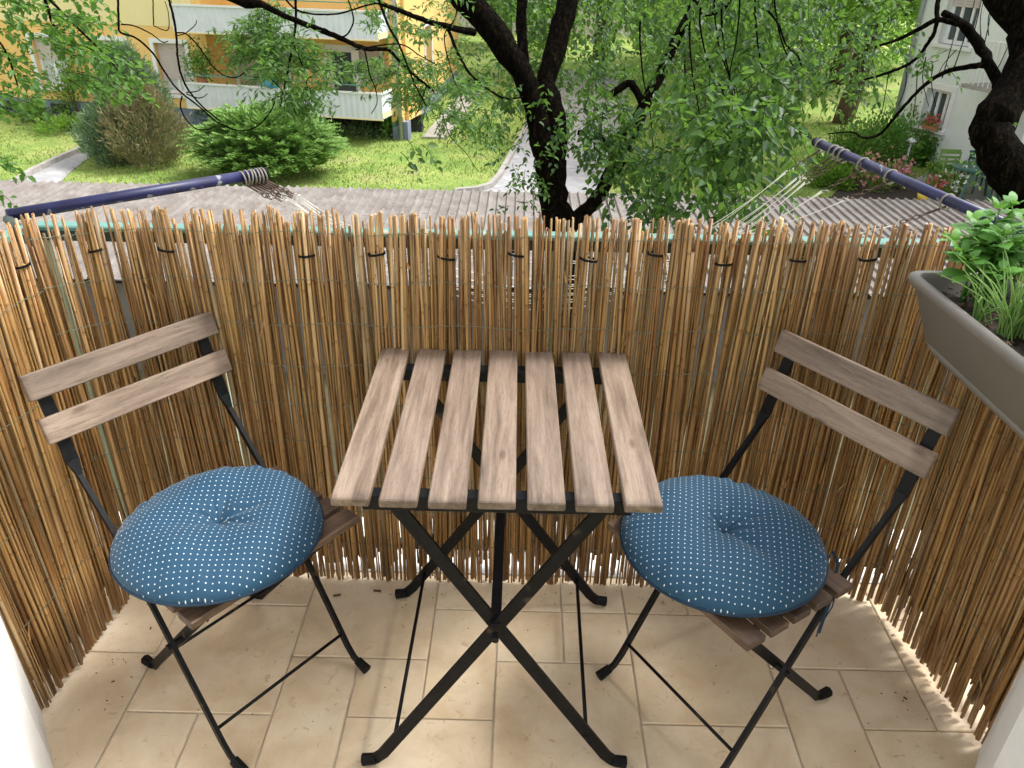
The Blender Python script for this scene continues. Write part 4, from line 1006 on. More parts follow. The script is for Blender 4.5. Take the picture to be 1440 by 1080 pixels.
def fill(poly, n, d0, d1, L_, nl, ls, **k):
    for x, y in scatter_poly(poly, n):
        D = random.uniform(d0, d1); p = atd(x, y, D); a = random.uniform(0, 6.28)
        TR.spray(p, (math.cos(a)*.6, math.sin(a)*.6, -.2), L_*random.uniform(.6, 1.3), nl, ls, **k)
# right-hand hanging mass
fill([(800, -60), (1150, -60), (1140, 60), (1110, 140), (1060, 170), (1040, 225), (980, 260), (900, 250), (850, 150), (810, 80)], 170, 6.6, 8.4, .42, 14, .075)
fill([(990, -60), (1150, -60), (1140, 60), (1110, 140), (1060, 170), (1040, 225), (985, 240), (960, 120)], 110, 5.0, 7.0, .42, 14, .072)
fill([(960, 100), (1120, 90), (1110, 180), (1085, 215), (1010, 230), (980, 180)], 75, 4.4, 5.4, .42, 15, .072)
fill([(850, 190), (1045, 225), (1060, 285), (1040, 300), (900, 292), (845, 262)], 85, 5.2, 6.6, .36, 13, .07)
fill([(690, 120), (860, 110), (890, 200), (850, 240), (820, 215), (760, 205), (705, 205)], 62, 5.7, 6.6, .30, 11, .058)
fill([(790, 150), (885, 140), (900, 200), (830, 205)], 25, 5.6, 6.1, .30, 11, .06)
fill([(715, 205), (765, 215), (765, 258), (735, 290), (715, 292)], 16, 5.8, 6.1, .2, 10, .042)
fill([(660, -40), (860, -40), (860, 110), (700, 110)], 125, 6.4, 8.0, .4, 13, .065)
fill([(860, -50), (1150, -50), (1150, 40), (860, 50)], 60, 5.8, 7.4, .38, 13, .065)
fill([(1085, 235), (1110, 235), (1110, 290), (1080, 290)], 4, 4.4, 4.6, .2, 7, .05)
fill([(840, 240), (880, 160), (930, 90), (960, 60), (930, 150), (880, 230)], 16, 5.7, 6.3, .25, 10, .06)
# solitary bunches
for (x, y, D) in ((572, 196, 4.4), (592, 203, 4.4), (563, 214, 4.4), (1010, 268, 4.2), (1060, 296, 4.1), (1040, 255, 4.3)):
    TR.spray(atd(x, y, D), (.3, 0, -.3), .16, 7, .055)
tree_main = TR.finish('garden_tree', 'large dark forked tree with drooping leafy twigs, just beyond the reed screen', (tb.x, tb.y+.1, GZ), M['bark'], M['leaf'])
# fine pinnate leaves hanging over the lawn (second kind of foliage on the left branches)
AS = Tree()
def ashfill(poly, n, d0, d1, ls=.05):
    for x, y in scatter_poly(poly, n):
        D = random.uniform(d0, d1); a = random.uniform(0, 6.28)
        for q in range(3):
            b_ = a+random.gauss(0, .9); AS.spray(atd(x, y, D), (math.cos(b_), math.sin(b_), random.uniform(-.5, .2)), .20, 13, ls, asp=.34, droop=.25, tw=.0016, spread=.004)
ashfill([(330, 45), (375, 30), (420, 45), (455, 70), (470, 110), (455, 140), (415, 145), (390, 120), (360, 110), (340, 75)], 75, 4.5, 5.1)
ashfill([(400, 120), (435, 120), (430, 165), (400, 150)], 8, 4.6, 4.9)
ashfill([(340, 0), (420, 0), (415, 40), (345, 30)], 12, 4.6, 5.0)
ashfill([(480, 85), (545, 60), (600, 90), (610, 150), (580, 130), (520, 115)], 34, 4.7, 5.6)
ashfill([(560, 120), (640, 90), (690, 130), (715, 185), (680, 200), (660, 195), (610, 170)], 48, 5.0, 6.0)
ashfill([(500, -10), (640, -10), (630, 40), (540, 40)], 16, 4.8, 5.8)
ashfill([(640, 40), (700, 90), (690, 140), (640, 110)], 14, 5.4, 6.2)
V, F = leaves_np(np.array(AS.P), np.array(AS.D), np.array(AS.N), np.array(AS.L), np.array(AS.W), six=False)
np_mesh('fine_crown', V, F, M['leaf_ash'], tree_main)
tag(AS.twigs.build('fine_twigs', M['bark'], tree_main), kind='stuff')

# ============================================================ dark curving tree at the right edge
random.seed(5)
TR = Tree(); D1 = 4.6
TR.limb([((atd(1460, 330, D1).x+.2, atd(1460, 330, D1).y, GZ-.1), .22), ((atd(1470, 330, D1).x, atd(1470, 330, D1).y, GZ+1.6), .17), (1478, 330, D1, 62), (1447, 272, D1, 62), (1412, 228, D1, 58), (1392, 190, D1, 50), (1400, 160, D1, 50), (1424, 128, D1, 50), (1448, 85, D1, 52), (1450, 45, D1, 56), (1428, 5, D1, 56), (1390, -50, D1, 50)], 14, .05)
TR.limb([(1405, 122, D1+.1, 15), (1390, 85, D1+.2, 15), (1372, 55, D1+.3, 15), (1358, 38, D1+.3, 14), (1344, 28, D1+.35, 10), (1326, 18, D1+.4, 9)], 9, .12)
TR.limb([(1394, 95, D1+.2, 8), (1378, 92, D1+.2, 8), (1350, 96, D1+.25, 7), (1322, 105, D1+.3, 6), (1300, 120, D1+.35, 5), (1280, 140, D1+.4, 4.6), (1258, 165, D1+.45, 4), (1238, 188, D1+.5, 3.6), (1215, 194, D1+.5, 3), (1198, 186, D1+.5, 2.4), (1165, 188, D1+.5, 1.6)], 8, .1)
TR.limb([(1357, 34, D1+.3, 9), (1340, 32, D1+.35, 8), (1318, 28, D1+.4, 7), (1290, 42, D1+.5, 6), (1262, 56, D1+.55, 4.5), (1230, 66, D1+.6, 3)], 8, .1)
TR.limb([(1322, -20, D1+.4, 7), (1318, 12, D1+.4, 7), (1316, 40, D1+.4, 6), (1302, 65, D1+.5, 5), (1284, 86, D1+.55, 4.6), (1250, 102, D1+.6, 4), (1215, 112, D1+.65, 3)], 8, .1)
TR.limb([(1416, 190, D1+.6, 14), (1430, 160, D1+.6, 13), (1450, 110, D1+.6, 12)], 8, .1)
for (x0, y0, x1, y1) in ((1380, 60, 1385, -10), (1384, 62, 1396, -10), (1390, 50, 1406, -5), (1366, 60, 1380, 0), (1340, 100, 1372, -5), (1325, 110, 1345, 40), (1312, 92, 1316, 150), (1290, 100, 1284, 165), (1302, 80, 1306, 150), (1345, 70, 1318, 110), (1275, 90, 1262, 150), (1250, 100, 1240, 160), (1395, 110, 1420, 60)):
    xm, ym = (x0+x1)/2+random.gauss(0, 4), (y0+y1)/2+random.gauss(0, 4)
    TR.limb([(x0, y0, D1+.3, 1.6), (xm, ym, D1+.3, 1.3), (x1, y1, D1+.3, .9)], 4, .1, TR.twigs)
def fillr(poly, n, d0, d1, L_, nl, ls):
    for x, y in scatter_poly(poly, n):
        a = random.uniform(0, 6.28); TR.spray(atd(x, y, random.uniform(d0, d1)), (math.cos(a)*.6, math.sin(a)*.6, -.2), L_*random.uniform(.6, 1.3), nl, ls)
fillr([(1090, -50), (1330, -50), (1300, 20), (1270, 60), (1200, 110), (1130, 90)], 72, 4.8, 6.2, .4, 13, .055)
fillr([(1120, 60), (1240, 60), (1200, 130), (1150, 150)], 26, 5, 6.4, .4, 11, .05)
fillr([(1270, 55), (1340, 70), (1330, 95), (1290, 90)], 5, 4.8, 5.2, .18, 7, .045)
fillr([(1340, 190), (1400, 200), (1390, 240), (1350, 240)], 6, 4.8, 5.2, .2, 6, .045)
fillr([(1395, 140), (1440, 150), (1440, 230), (1420, 250)], 7, 5.0, 5.6, .2, 8, .045)
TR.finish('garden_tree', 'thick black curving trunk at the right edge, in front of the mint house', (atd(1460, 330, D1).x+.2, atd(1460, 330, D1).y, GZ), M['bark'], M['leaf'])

# ============================================================ maple reaching in at the left
random.seed(9)
TR = Tree(); mp_ = atd(-160, 250, 6.0)
TR.limb([((mp_.x-.3, mp_.y, GZ-.1), .2), ((mp_.x-.2, mp_.y, -1), .15), (-150, 60, 6, 30), (-110, -60, 5.9, 22), (-20, -70, 5.6, 12), (40, -30, 5.4, 6)], 10, .05)
TR.limb([(0, -60, 5.5, 8), (50, -20, 5.3, 5), (66, 8, 5.2, 4), (72, 30, 5.2, 3), (80, 40, 5.2, 5)], 8, .1)
TR.limb([(-110, 20, 5.9, 12), (-50, 30, 5.6, 7), (0, 60, 5.4, 3), (25, 120, 5.4, 2)], 8, .1)
TR.limb([(20, -50, 5.4, 5), (70, 0, 5.2, 4), (110, 40, 5.2, 3), (150, 80, 5.2, 2), (185, 125, 5.2, 1.4)], 8, .1)
def fillm(poly, n, ls=.055, nl=12, L_=.3, D=(5, 5.7)):
    for x, y in scatter_poly(poly, n):
        a = random.uniform(-.6, .9); TR.spray(atd(x, y, random.uniform(*D)), (math.cos(a)*.8, math.sin(a)*.6, -.1), L_*random.uniform(.6, 1.2), nl, ls, asp=.7, droop=.35)
fillm([(-30, -30), (110, -30), (125, 30), (60, 30), (20, 50), (-30, 40)], 30)
fillm([(20, 20), (120, 15), (135, 60), (100, 75), (50, 60)], 17); fillm([(60, 60), (135, 55), (170, 90), (185, 130), (160, 120), (115, 90)], 17)
fillm([(-40, 50), (10, 70), (28, 110), (5, 145), (-40, 150)], 24); fillm([(-30, 210), (0, 215), (20, 240), (-10, 270)], 5, .05, 8, .2, (4.6, 5)); fillm([(75, 90), (130, 100), (125, 125), (85, 110)], 12)
TR.finish('garden_tree', 'fresh green tree whose twigs hang in at the upper left before the yellow house', (mp_.x-.3, mp_.y, GZ), M['bark'], M['leaf_maple'])

# ============================================================ trees beyond
def far_tree(x, y, h, cr, seed, leafm, label, trunk_r=.18, n=9000, ls=.16, cz=None, bark=None, low=.25, name='background_tree', lean=0):
    rr = np.random.default_rng(seed); random.seed(seed)
    T = thing(name, label, 'tree', (x, y, GZ), group='trees beyond the driveway')
    mb = MB(); t = Tree(); t.single = True
    top = GZ+h; z1 = GZ+h*low
    t.limb([((x, y, GZ-.05), trunk_r*1.3), ((x+lean*.3, y, GZ+h*.2), trunk_r), ((x+lean*.7, y, GZ+h*.5), trunk_r*.7), ((x+lean, y, GZ+h*.8), trunk_r*.3)], 9, .05)
    clumps = []
    for i in range(34):
        a = rr.uniform(0, 2*math.pi); zt = rr.uniform(0, 1)**.9; rad = cr*math.sqrt(max(.05, 1-(2*zt-.9)**2*.8))*rr.uniform(.45, 1)
        c = np.array([x+lean*zt+rad*math.cos(a), y+rad*math.sin(a), z1+(top-z1)*zt]); clumps.append((c, rr.uniform(.28, .5)*cr*.75))
        st = Vector((x+lean*.5, y, GZ+h*(.3+.45*zt))); en = Vector(c)
        t.limb([(st, trunk_r*.3), (st.lerp(en, .5)+Vector((0, 0, .2)), trunk_r*.18), (en, trunk_r*.06)], 5, .05)
    t.limbs.build('trunk', bark or M['bark_pale'], T, True)
    per = int(n*1.35)//len(clumps); P = []; 
    for c, r_ in clumps:
        d = rr.normal(size=(per, 3)); d /= np.linalg.norm(d, axis=1, keepdims=True); rad = r_*rr.uniform(.35, 1.05, per)**.6
        P.append(c+d*rad[:, None]*np.array([1, 1, .7]))
    P = np.concatenate(P); m = len(P)
    D_ = rr.normal(size=(m, 3)); D_[:, 2] -= .5; Nn = rr.normal(size=(m, 3))*.6; Nn[:, 2] += 1; L_ = ls*rr.uniform(.6, 1.3, m)
    V, F = leaves_np(P, D_, Nn, L_, L_*.6, six=False); np_mesh('crown', V, F, leafm, T); return T
far_tree(10.6, 27.0, 9.5, 3.6, 31, M['leaf_far'], 'leafy tree with a bare leaning brown trunk behind the hedge', .26, 11000, .17, low=.36, lean=1.0)
far_tree(5.6, 24.5, 9.0, 3.2, 32, M['leaf_far'], 'bright green tree on the far lawn right of the driveway', .2, 12000, .16, low=.22)
far_tree(8.0, 31.0, 11.0, 4.4, 33, M['leaf_far'], 'tall yellow green tree closing the view behind the far lawn', .25, 12000, .2, low=.15)
far_tree(3.2, 36.0, 11.0, 4.6, 34, M['leaf_far2'], 'rounded green tree at the end of the driveway', .25, 12000, .22, low=.15)
far_tree(13.6, 36.0, 12.0, 5.0, 35, M['leaf_far2'], 'wide mid green tree far behind the mint house corner', .3, 11000, .24, low=.1)
far_tree(8.2, 40.0, 13.0, 5.6, 36, M['leaf_far2'], 'tallest far tree standing behind the yellow green one', .3, 10000, .28, low=.1)
far_tree(17.5, 44.0, 12.0, 6.0, 37, M['leaf_far'], 'farthest bright tree behind the leaning trunk', .3, 8000, .3, low=.08)
far_tree(-1.0, 46.0, 11.0, 5.0, 38, M['leaf_far2'], 'far green tree beside the end of the yellow house', .3, 8000, .28, low=.12)
far_tree(4.0, 20.6, 4.2, 1.5, 39, M['leaf_far2'], 'small leafy young tree close to the driveway edge', .06, 4500, .11, low=.2)
# pale far house
FH = thing('far_house', 'pale pinkish far house glimpsed between the tree stems', 'building', (2, 56, GZ))
MB().box((2, 60, 2.6), (26, 8, 12)).build('wall', noise_mat('far_render', [(.3, (.62, .54, .50)), (.7, (.70, .62, .57))], 1, .9), FH)
for i in range(7):
    for j in range(3):
        mb = MB(); mb.box((-8+i*3.2, 55.96, -1.2+j*2.9), (1.3, .1, 1.5)); mb.build('window', M['glass'], FH)

# ============================================================ shrubs
def shrub(name, label, c, rx, ry, rz, n, ls, asp, mat, seed, up=.4, six=False, stems=True, flat=1., holes=0, group=None, cat='shrub', outw=1.0):
    rr = np.random.default_rng(seed); T = thing(name, label, cat, (c[0], c[1], GZ), group=group)
    nc = max(14, int(n/110)); C = rr.normal(size=(nc, 3)); C /= np.linalg.norm(C, axis=1, keepdims=True); C[:, 2] = np.abs(C[:, 2])
    rad = rr.uniform(.5, .95, nc)[:, None]; Cc = C*rad*np.array([rx, ry, rz])+np.array([c[0], c[1], GZ+.05])
    per = n//nc; d = rr.normal(size=(nc, per, 3))*.20*np.array([rx, ry, rz*flat]); P = (Cc[:, None, :]+d).reshape(-1, 3); P = P[P[:, 2] > GZ]
    m = len(P); o = P-np.array([c[0], c[1], GZ+rz*.2]); o /= np.linalg.norm(o, axis=1, keepdims=True)
    D_ = o*outw+rr.normal(size=(m, 3))*.45; D_[:, 2] += up; Nn = rr.normal(size=(m, 3))*.5; Nn[:, 2] += 1; L_ = ls*rr.uniform(.6, 1.4, m)
    V, F = leaves_np(P, D_, Nn, L_, L_*asp, six=six); np_mesh('foliage', V, F, mat, T)
    if stems:
        mb = MB(); random.seed(seed)
        for i in range(7):
            q = Cc[random.randrange(nc)]; mb.tube([(c[0]+random.gauss(0, .06), c[1]+random.gauss(0, .06), GZ), (c[0]*.5+q[0]*.5, c[1]*.5+q[1]*.5, GZ*.5+q[2]*.5), tuple(q)], [.035, .025, .01], 5)
        mb.build('stems', M['bark_pale'], T)
    return T
# spreading juniper: tiers of arching feathery fronds
def juniper(label, c, rx, ry, rz, n, seed):
    rr = np.random.default_rng(seed); random.seed(seed); T = thing('juniper_shrub', label, 'shrub', (c[0], c[1], GZ)); P = []; D_ = []; Nn = []; L_ = []
    mb = MB()
    for i in range(n):
        a = rr.uniform(0, 2*math.pi); el = rr.uniform(0, 1)**.8*1.25; u = np.array([math.cos(a)*math.cos(el)*rx, math.sin(a)*math.cos(el)*ry, math.sin(el)*rz])
        s0 = rr.uniform(.35, .6); e0 = np.array([c[0], c[1], GZ+.1])+u*s0; e1 = np.array([c[0], c[1], GZ+.1])+u*rr.uniform(.85, 1.12)
        e1[2] += .12; hdir = e1-e0; hl = np.linalg.norm(hdir); hd = hdir/hl; sd_ = np.cross(hd, [0, 0, 1]); sd_ /= np.linalg.norm(sd_)+1e-6
        for k in range(26):
            t = (k+1)/26; q = e0+hdir*t+np.array([0, 0, .25*rz*math.sin(t*2.2)-.12*t*t])
            for sg in (-1, 1):
                dd = hd*.75+sd_*sg*.8+rr.normal(size=3)*.16+np.array([0, 0, .15]); P.append(q); D_.append(dd); Nn.append([rr.normal()*.3, rr.normal()*.3, 1]); L_.append(.22*(1.15-t)*rr.uniform(.7, 1.3)+.06)
    V, F = leaves_np(np.array(P), np.array(D_), np.array(Nn), np.array(L_), np.array(L_)*.26, six=False); np_mesh('foliage', V, F, M['juniper'], T)
    for i in range(9):
        a = i*.7; mb.tube([(c[0], c[1], GZ), (c[0]+math.cos(a)*rx*.4, c[1]+math.sin(a)*ry*.4, GZ+rz*.4), (c[0]+math.cos(a)*rx*.7, c[1]+math.sin(a)*ry*.7, GZ+rz*.6)], [.05, .03, .012], 5)
    mb.build('stems', M['bark_pale'], T); return T
jc = atz(382, 246, GZ)
juniper('wide bright green juniper spreading in front of the lower balcony', (jc.x, jc.y), 1.95, 1.5, 1.22, 620, 51)
sc1 = atz(203, 236, GZ)
def conifer(label, c, rx, ry, h, n, seed, mat, ls=.16, name='conifer_shrub'):
    rr = np.random.default_rng(seed); T = thing(name, label, 'shrub', (c[0], c[1], GZ)); P = []; D_ = []
    for i in range(n):
        t = rr.uniform(0, 1)**.85; prof_ = (math.sin(min(1, t*1.6+.25)*math.pi/2))*(1-t**2.4)**.8; a = rr.uniform(0, 2*math.pi); lump = 1+.22*math.sin(3*a+5*t+seed)+.15*math.sin(7*a-9*t)
        r = rr.uniform(.5, 1.0)**.5*prof_*lump; q = np.array([c[0]+math.cos(a)*r*rx, c[1]+math.sin(a)*r*ry, GZ+h*t*rr.uniform(.92, 1.04)])
        d = np.array([math.cos(a)*.6, math.sin(a)*.6, .9]); 
        for k in range(9):
            P.append(q+rr.normal(size=3)*.07+d*.02*k); D_.append(d+rr.normal(size=3)*.45)
    P = np.array(P); D_ = np.array(D_); m = len(P); L_ = ls*rr.uniform(.5, 1.3, m); V, F = leaves_np(P, D_, rr.normal(size=(m, 3)), L_, L_*.16, six=False); np_mesh('foliage', V, F, mat, T)
    mb = MB(); mb.tube([(c[0], c[1], GZ), (c[0], c[1], GZ+h*.8)], [.07, .02], 6); mb.build('stem', M['bark_pale'], T); return T
conifer('tall bluish green conifer rising in front of the yellow wall windows', (sc1.x-.45, sc1.y+1.0), .85, .8, 2.55, 1500, 61, M['spruce'])
conifer('bushy conifer with browning needles in the middle of the lawn shrubs', (sc1.x+.15, sc1.y+.15), .98, .8, 1.75, 1500, 62, M['brownfir'], .13)
bs = atz(150, 232, GZ); conifer('low blue green weeping conifer beside the footpath', (bs.x+.15, bs.y+.2), .62, .7, 1.3, 1100, 63, M['spruce'], .15)
def small(label, px, py, rx, rz, n, mat, seed, ls=.10, name='garden_shrub', off=0):
    p = atz(px, py, GZ); return shrub(name, label, (p.x, p.y+off), rx, rx, rz, n, ls, .55, mat, seed)
small('small bush at the plinth under the first cellar window', 52, 172, .5, .75, 900, M['leaf_far2'], 71); small('low ground cover bush beside the footpath top', 92, 185, .7, .4, 1000, M['leaf_far'], 72)
small('thin leafy shrub against the yellow wall between two windows', 112, 168, .75, 2.2, 1500, M['leaf_far2'], 73, .11); small('little dark bush at the corner under the balcony', 283, 176, .3, .7, 500, M['hedge'], 74)
small('dark ivy bush beside the house drainpipe', 556, 194, .3, .8, 700, M['hedge'], 75, off=-.1); small('low dark ground cover below the balcony recess', 500, 196, 1.2, .25, 1500, M['spruce'], 76, .08, off=.7)
# hedge at the right and garden plants
for i, (px, py, rx, rz, lab, mt, sd_) in enumerate((
        (1190, 245, .75, 1.0, 'glossy rounded hedge bush left of the clothes pole rings', 'leaf_far2', 81), (1235, 236, .85, 1.15, 'widest glossy hedge bush behind the blue pole', 'hedge', 82),
        (1280, 222, .8, 1.35, 'tall hedge bush against the mint house corner', 'leaf_far2', 83), (1165, 262, .45, .5, 'light green low bush nearest the garage roof', 'leaf_far', 84), (1305, 232, .4, .8, 'narrow hedge bush touching the mint plinth', 'hedge', 85))):
    small(lab, px, py, rx, rz, 5200, M[mt], sd_, .085, 'hedge_bush')
def flowers(label, px, py, rx, h, petal, seed, n=60, name='flowering_plant'):
    p = atz(px, py, GZ); T = shrub(name, label, (p.x, p.y), rx, rx, h, 500, .07, .5, M['leaf_far'], seed, cat='plant'); rr = np.random.default_rng(seed)
    P = np.array([p.x, p.y, GZ+h*.7])+rr.normal(size=(n, 3))*np.array([rx*.55, rx*.55, h*.28]); P = np.repeat(P, 6, 0); m = len(P)
    L_ = np.full(m, .055)*rr.uniform(.7, 1.3, m); V, F = leaves_np(P, rr.normal(size=(m, 3)), rr.normal(size=(m, 3)), L_, L_*.8, six=False); np_mesh('blossoms', V, F, petal, T); return T
flowers('pink rose bush in the flower bed behind the third ring', 1208, 268, .32, .7, M['pink'], 91); flowers('pale pink roses in the bed middle', 1232, 270, .3, .6, M['pink'], 92)
flowers('peach roses at the right end of the bed', 1258, 264, .3, .6, M['pink'], 93); flowers('red flowers by the path to the patio', 1314, 275, .3, .4, M['red'], 94); flowers('white blossoming bush beside the green table', 1341, 281, .26, .6, M['whitepetal'], 95)
# garden lamp
lp = atz(1270, 243, GZ); T = thing('garden_lamp', 'slim white garden lamp post standing in the hedge', 'lamp', lp)
MB().tube([lp, lp+Vector((0, 0, .75))], .025, 8).build('post', M['white_metal'], T, True)
MB().tube([lp+Vector((0, 0, .75)), lp+Vector((0, 0, .8)), lp+Vector((0, 0, .88))], [.05, .14, .03], 12).build('lamp_shade', M['white_metal'], T, True)
# patio set
def patio_table():
    c = atz(1366, 280, GZ+.02); c = Vector((c.x, c.y, GZ+.016)); T = thing('patio_table', 'oval dark green plastic garden table with an orange pot on it', 'table', c)
    mb = MB(); n = 20; A, B = .62, .42
    top = [(c.x+A*math.cos(2*math.pi*i/n), c.y+B*math.sin(2*math.pi*i/n)) for i in range(n)]
    mb.add([(x, y, c.z+.70) for x, y in top]+[(x, y, c.z+.735) for x, y in top], [tuple(range(n))[::-1], tuple(range(n, 2*n))]+[(i, (i+1) % n, n+(i+1) % n, n+i) for i in range(n)]); mb.build('tabletop', M['green_plastic'], T)
    for sx, sy in ((-1, -1), (1, -1), (1, 1), (-1, 1)):
        MB().tube([(c.x+sx*.28, c.y+sy*.18, c.z+.70), (c.x+sx*.46, c.y+sy*.3, c.z)], [.04, .028], 6).build('leg', M['green_plastic'], T)
    return T, c
pt_, pc = patio_table()
def plastic_chair(c, rz, mat, label):
    T = thing('garden_chair', label, 'chair', (0, 0, 0), group='plastic garden chairs on the patio')
    MB().box((0, 0, .42), (.46, .44, .03), bev=.01).build('seat', mat, T, world=False)
    mb = MB()
    for k in range(4): mb.box((0, .23+.02*k, .52+.10*k), (.42, .02, .055))
    mb.box((-.22, .25, .63), (.03, .03, .44)); mb.box((.22, .25, .63), (.03, .03, .44)); mb.box((0, .30, .87), (.46, .03, .05)); mb.build('backrest', mat, T, world=False)
    for sx in (-1, 1):
        MB().tube([(sx*.24, .24, .62), (sx*.26, -.16, .63), (sx*.25, -.2, .42)], .018, 6).build('armrest', mat, T, world=False)
        for sy in (-1, 1): MB().tube([(sx*.2, sy*.18, .41), (sx*.24, sy*.22, 0)], .02, 6).build('leg', mat, T, world=False)
    T.location = c; T.rotation_euler = (0, 0, rz); return T
plastic_chair((pc.x-.25, pc.y+.75, pc.z), -.1, M['lime_plastic'], 'light green plastic chair behind the left of the patio table'); plastic_chair((pc.x+.45, pc.y+.7, pc.z), .1, M['green_plastic'], 'dark green plastic chair behind the right of the patio table')
plastic_chair((pc.x+.30, pc.y-.55, pc.z), math.pi*.8, M['green_plastic'], 'dark green plastic chair on the near side of the patio table')
T = thing('flower_pot', 'small orange pot standing on the green patio table', 'pot', (pc.x+.08, pc.y, pc.z+.735)); L0 = T.location
MB().tube([L0, L0+Vector((0, 0, .09))], [.07, .10], 12).build('pot', M['terracotta'], T, True)
for (px, py, lab, mt) in ((1318, 262, 'black pot with a pale green bush at the mint plinth', 'rubber'), (1296, 283, 'yellow pot at the near end of the flower bed', 'yellow_paint')):
    p = atz(px, py, GZ+.02); T = thing('flower_pot', lab, 'pot', p); MB().tube([p, p+Vector((0, 0, .22))], [.10, .14], 12).build('pot', M[mt], T, True)
    if 'bush' in lab: V, F = leaves_np(np.array(p)+np.array([0, 0, .38])+rng.normal(size=(500, 3))*np.array([.2, .2, .12]), rand_dirs(500), rand_dirs(500, 1), np.full(500, .09), np.full(500, .05), six=False); np_mesh('foliage', V, F, M['leaf_far'], T)
# white patio railing going off to the right
a = atz(1394, 283, GZ); b = Vector((a.x+1.6, a.y-1.6, GZ)); T = thing('patio_railing', 'low white metal railing running right from the patio table', 'railing', a)
MB().tube([a+Vector((0, 0, .75)), b+Vector((0, 0, .75))], .025, 6).build('handrail', M['white_metal'], T)
for i in range(18):
    q = a.lerp(b, i/17); MB().tube([q, q+Vector((0, 0, .74))], .012, 5).build('bar', M['white_metal'], T)
# flower boxes on windows and balconies
def window_box(px, py, label, F_=None, red=True):
    s_, z = (F_ or FM).sz(px, py, .14); c = (F_ or FM).P(s_, .14, z); T = thing('window_box', label, 'planter', c)
    mb = MB(); mb.box(c, (.46, .13, .09), ((F_ or FM).X, (F_ or FM).N, Vector((0, 0, 1)))); mb.build('trough', M['terracotta'], T)
    n = 110; P = np.array(c)+np.array([0, 0, .12])+rng.normal(size=(n, 3))*np.array([.05, .05, .05])+rng.uniform(-.22, .22, n)[:, None]*np.array((F_ or FM).X); V, Fc = leaves_np(P, rand_dirs(n), rand_dirs(n, 1), np.full(n, .07), np.full(n, .05), six=False); np_mesh('leaves', V, Fc, M['leaf_far'], T)
    V, Fc = leaves_np(P+np.array([0, 0, .07]), rand_dirs(n), rand_dirs(n, 1), np.full(n, .07), np.full(n, .06), six=False); np_mesh('blossoms', V, Fc, M['red'], T)
window_box(1308, 179, 'red geranium box on the lower mint house window')
p = FY.P(rec0+.05, .6, zp+.15)
T = thing('balcony_plant', 'round leafy plant at the left end of the lower yellow balcony', 'plant', p); n = 900
V, F = leaves_np(np.array(p)+np.array([0, 0, .35])+rng.normal(size=(n, 3))*np.array([.22, .2, .25]), rand_dirs(n), rand_dirs(n, 1), np.full(n, .10), np.full(n, .05), six=False); np_mesh('leaves', V, F, M['hedge'], T)
MB().tube([p+Vector((0, 0, -.3)), p], [.12, .16], 10).build('pot', M['terracotta'], T, True)
s_ = FY.sz(378, 125, .97)[0]
mb = MB(); FY.box(mb, s_-.25, s_+.22, .93, 1.03, zp+.06, zp+.26, .02); FY.box(mb, s_-.05, s_+.3, .9, 1.0, zp+.02, zp+.16, .02)
tag(mb.build('blue_towel', M['blue_cloth']), 'bright blue cloth hung over the lower balcony rail', 'towel')

# ============================================================ blue drying poles, rings, chains, lines
def pole(label, a, b, R_):
    T = thing('drying_pole', label, 'pole', a); mb = MB(); mb.tube([a, b], R_, 16); mb.build('tube', M['blue_pole'], T, True)
    d = (b-a).normalized(); MB().tube([b-d*.004, b+d*.006], R_*1.03, 16).build('end_cap', M['rubber'], T, True); return T
DZ = .93
La = atz(10, 303, DZ); Lb = atz(372, 243, DZ); Ra = atz(1475, 343, DZ); Rb = atz(1148, 200, DZ); PR = .0148
PL_ = pole('scuffed blue drying pole on the left, its tip wrapped in rings', La, Lb, PR); PR_ = pole('blue drying pole on the right with spaced out rings', Ra, Rb, PR)
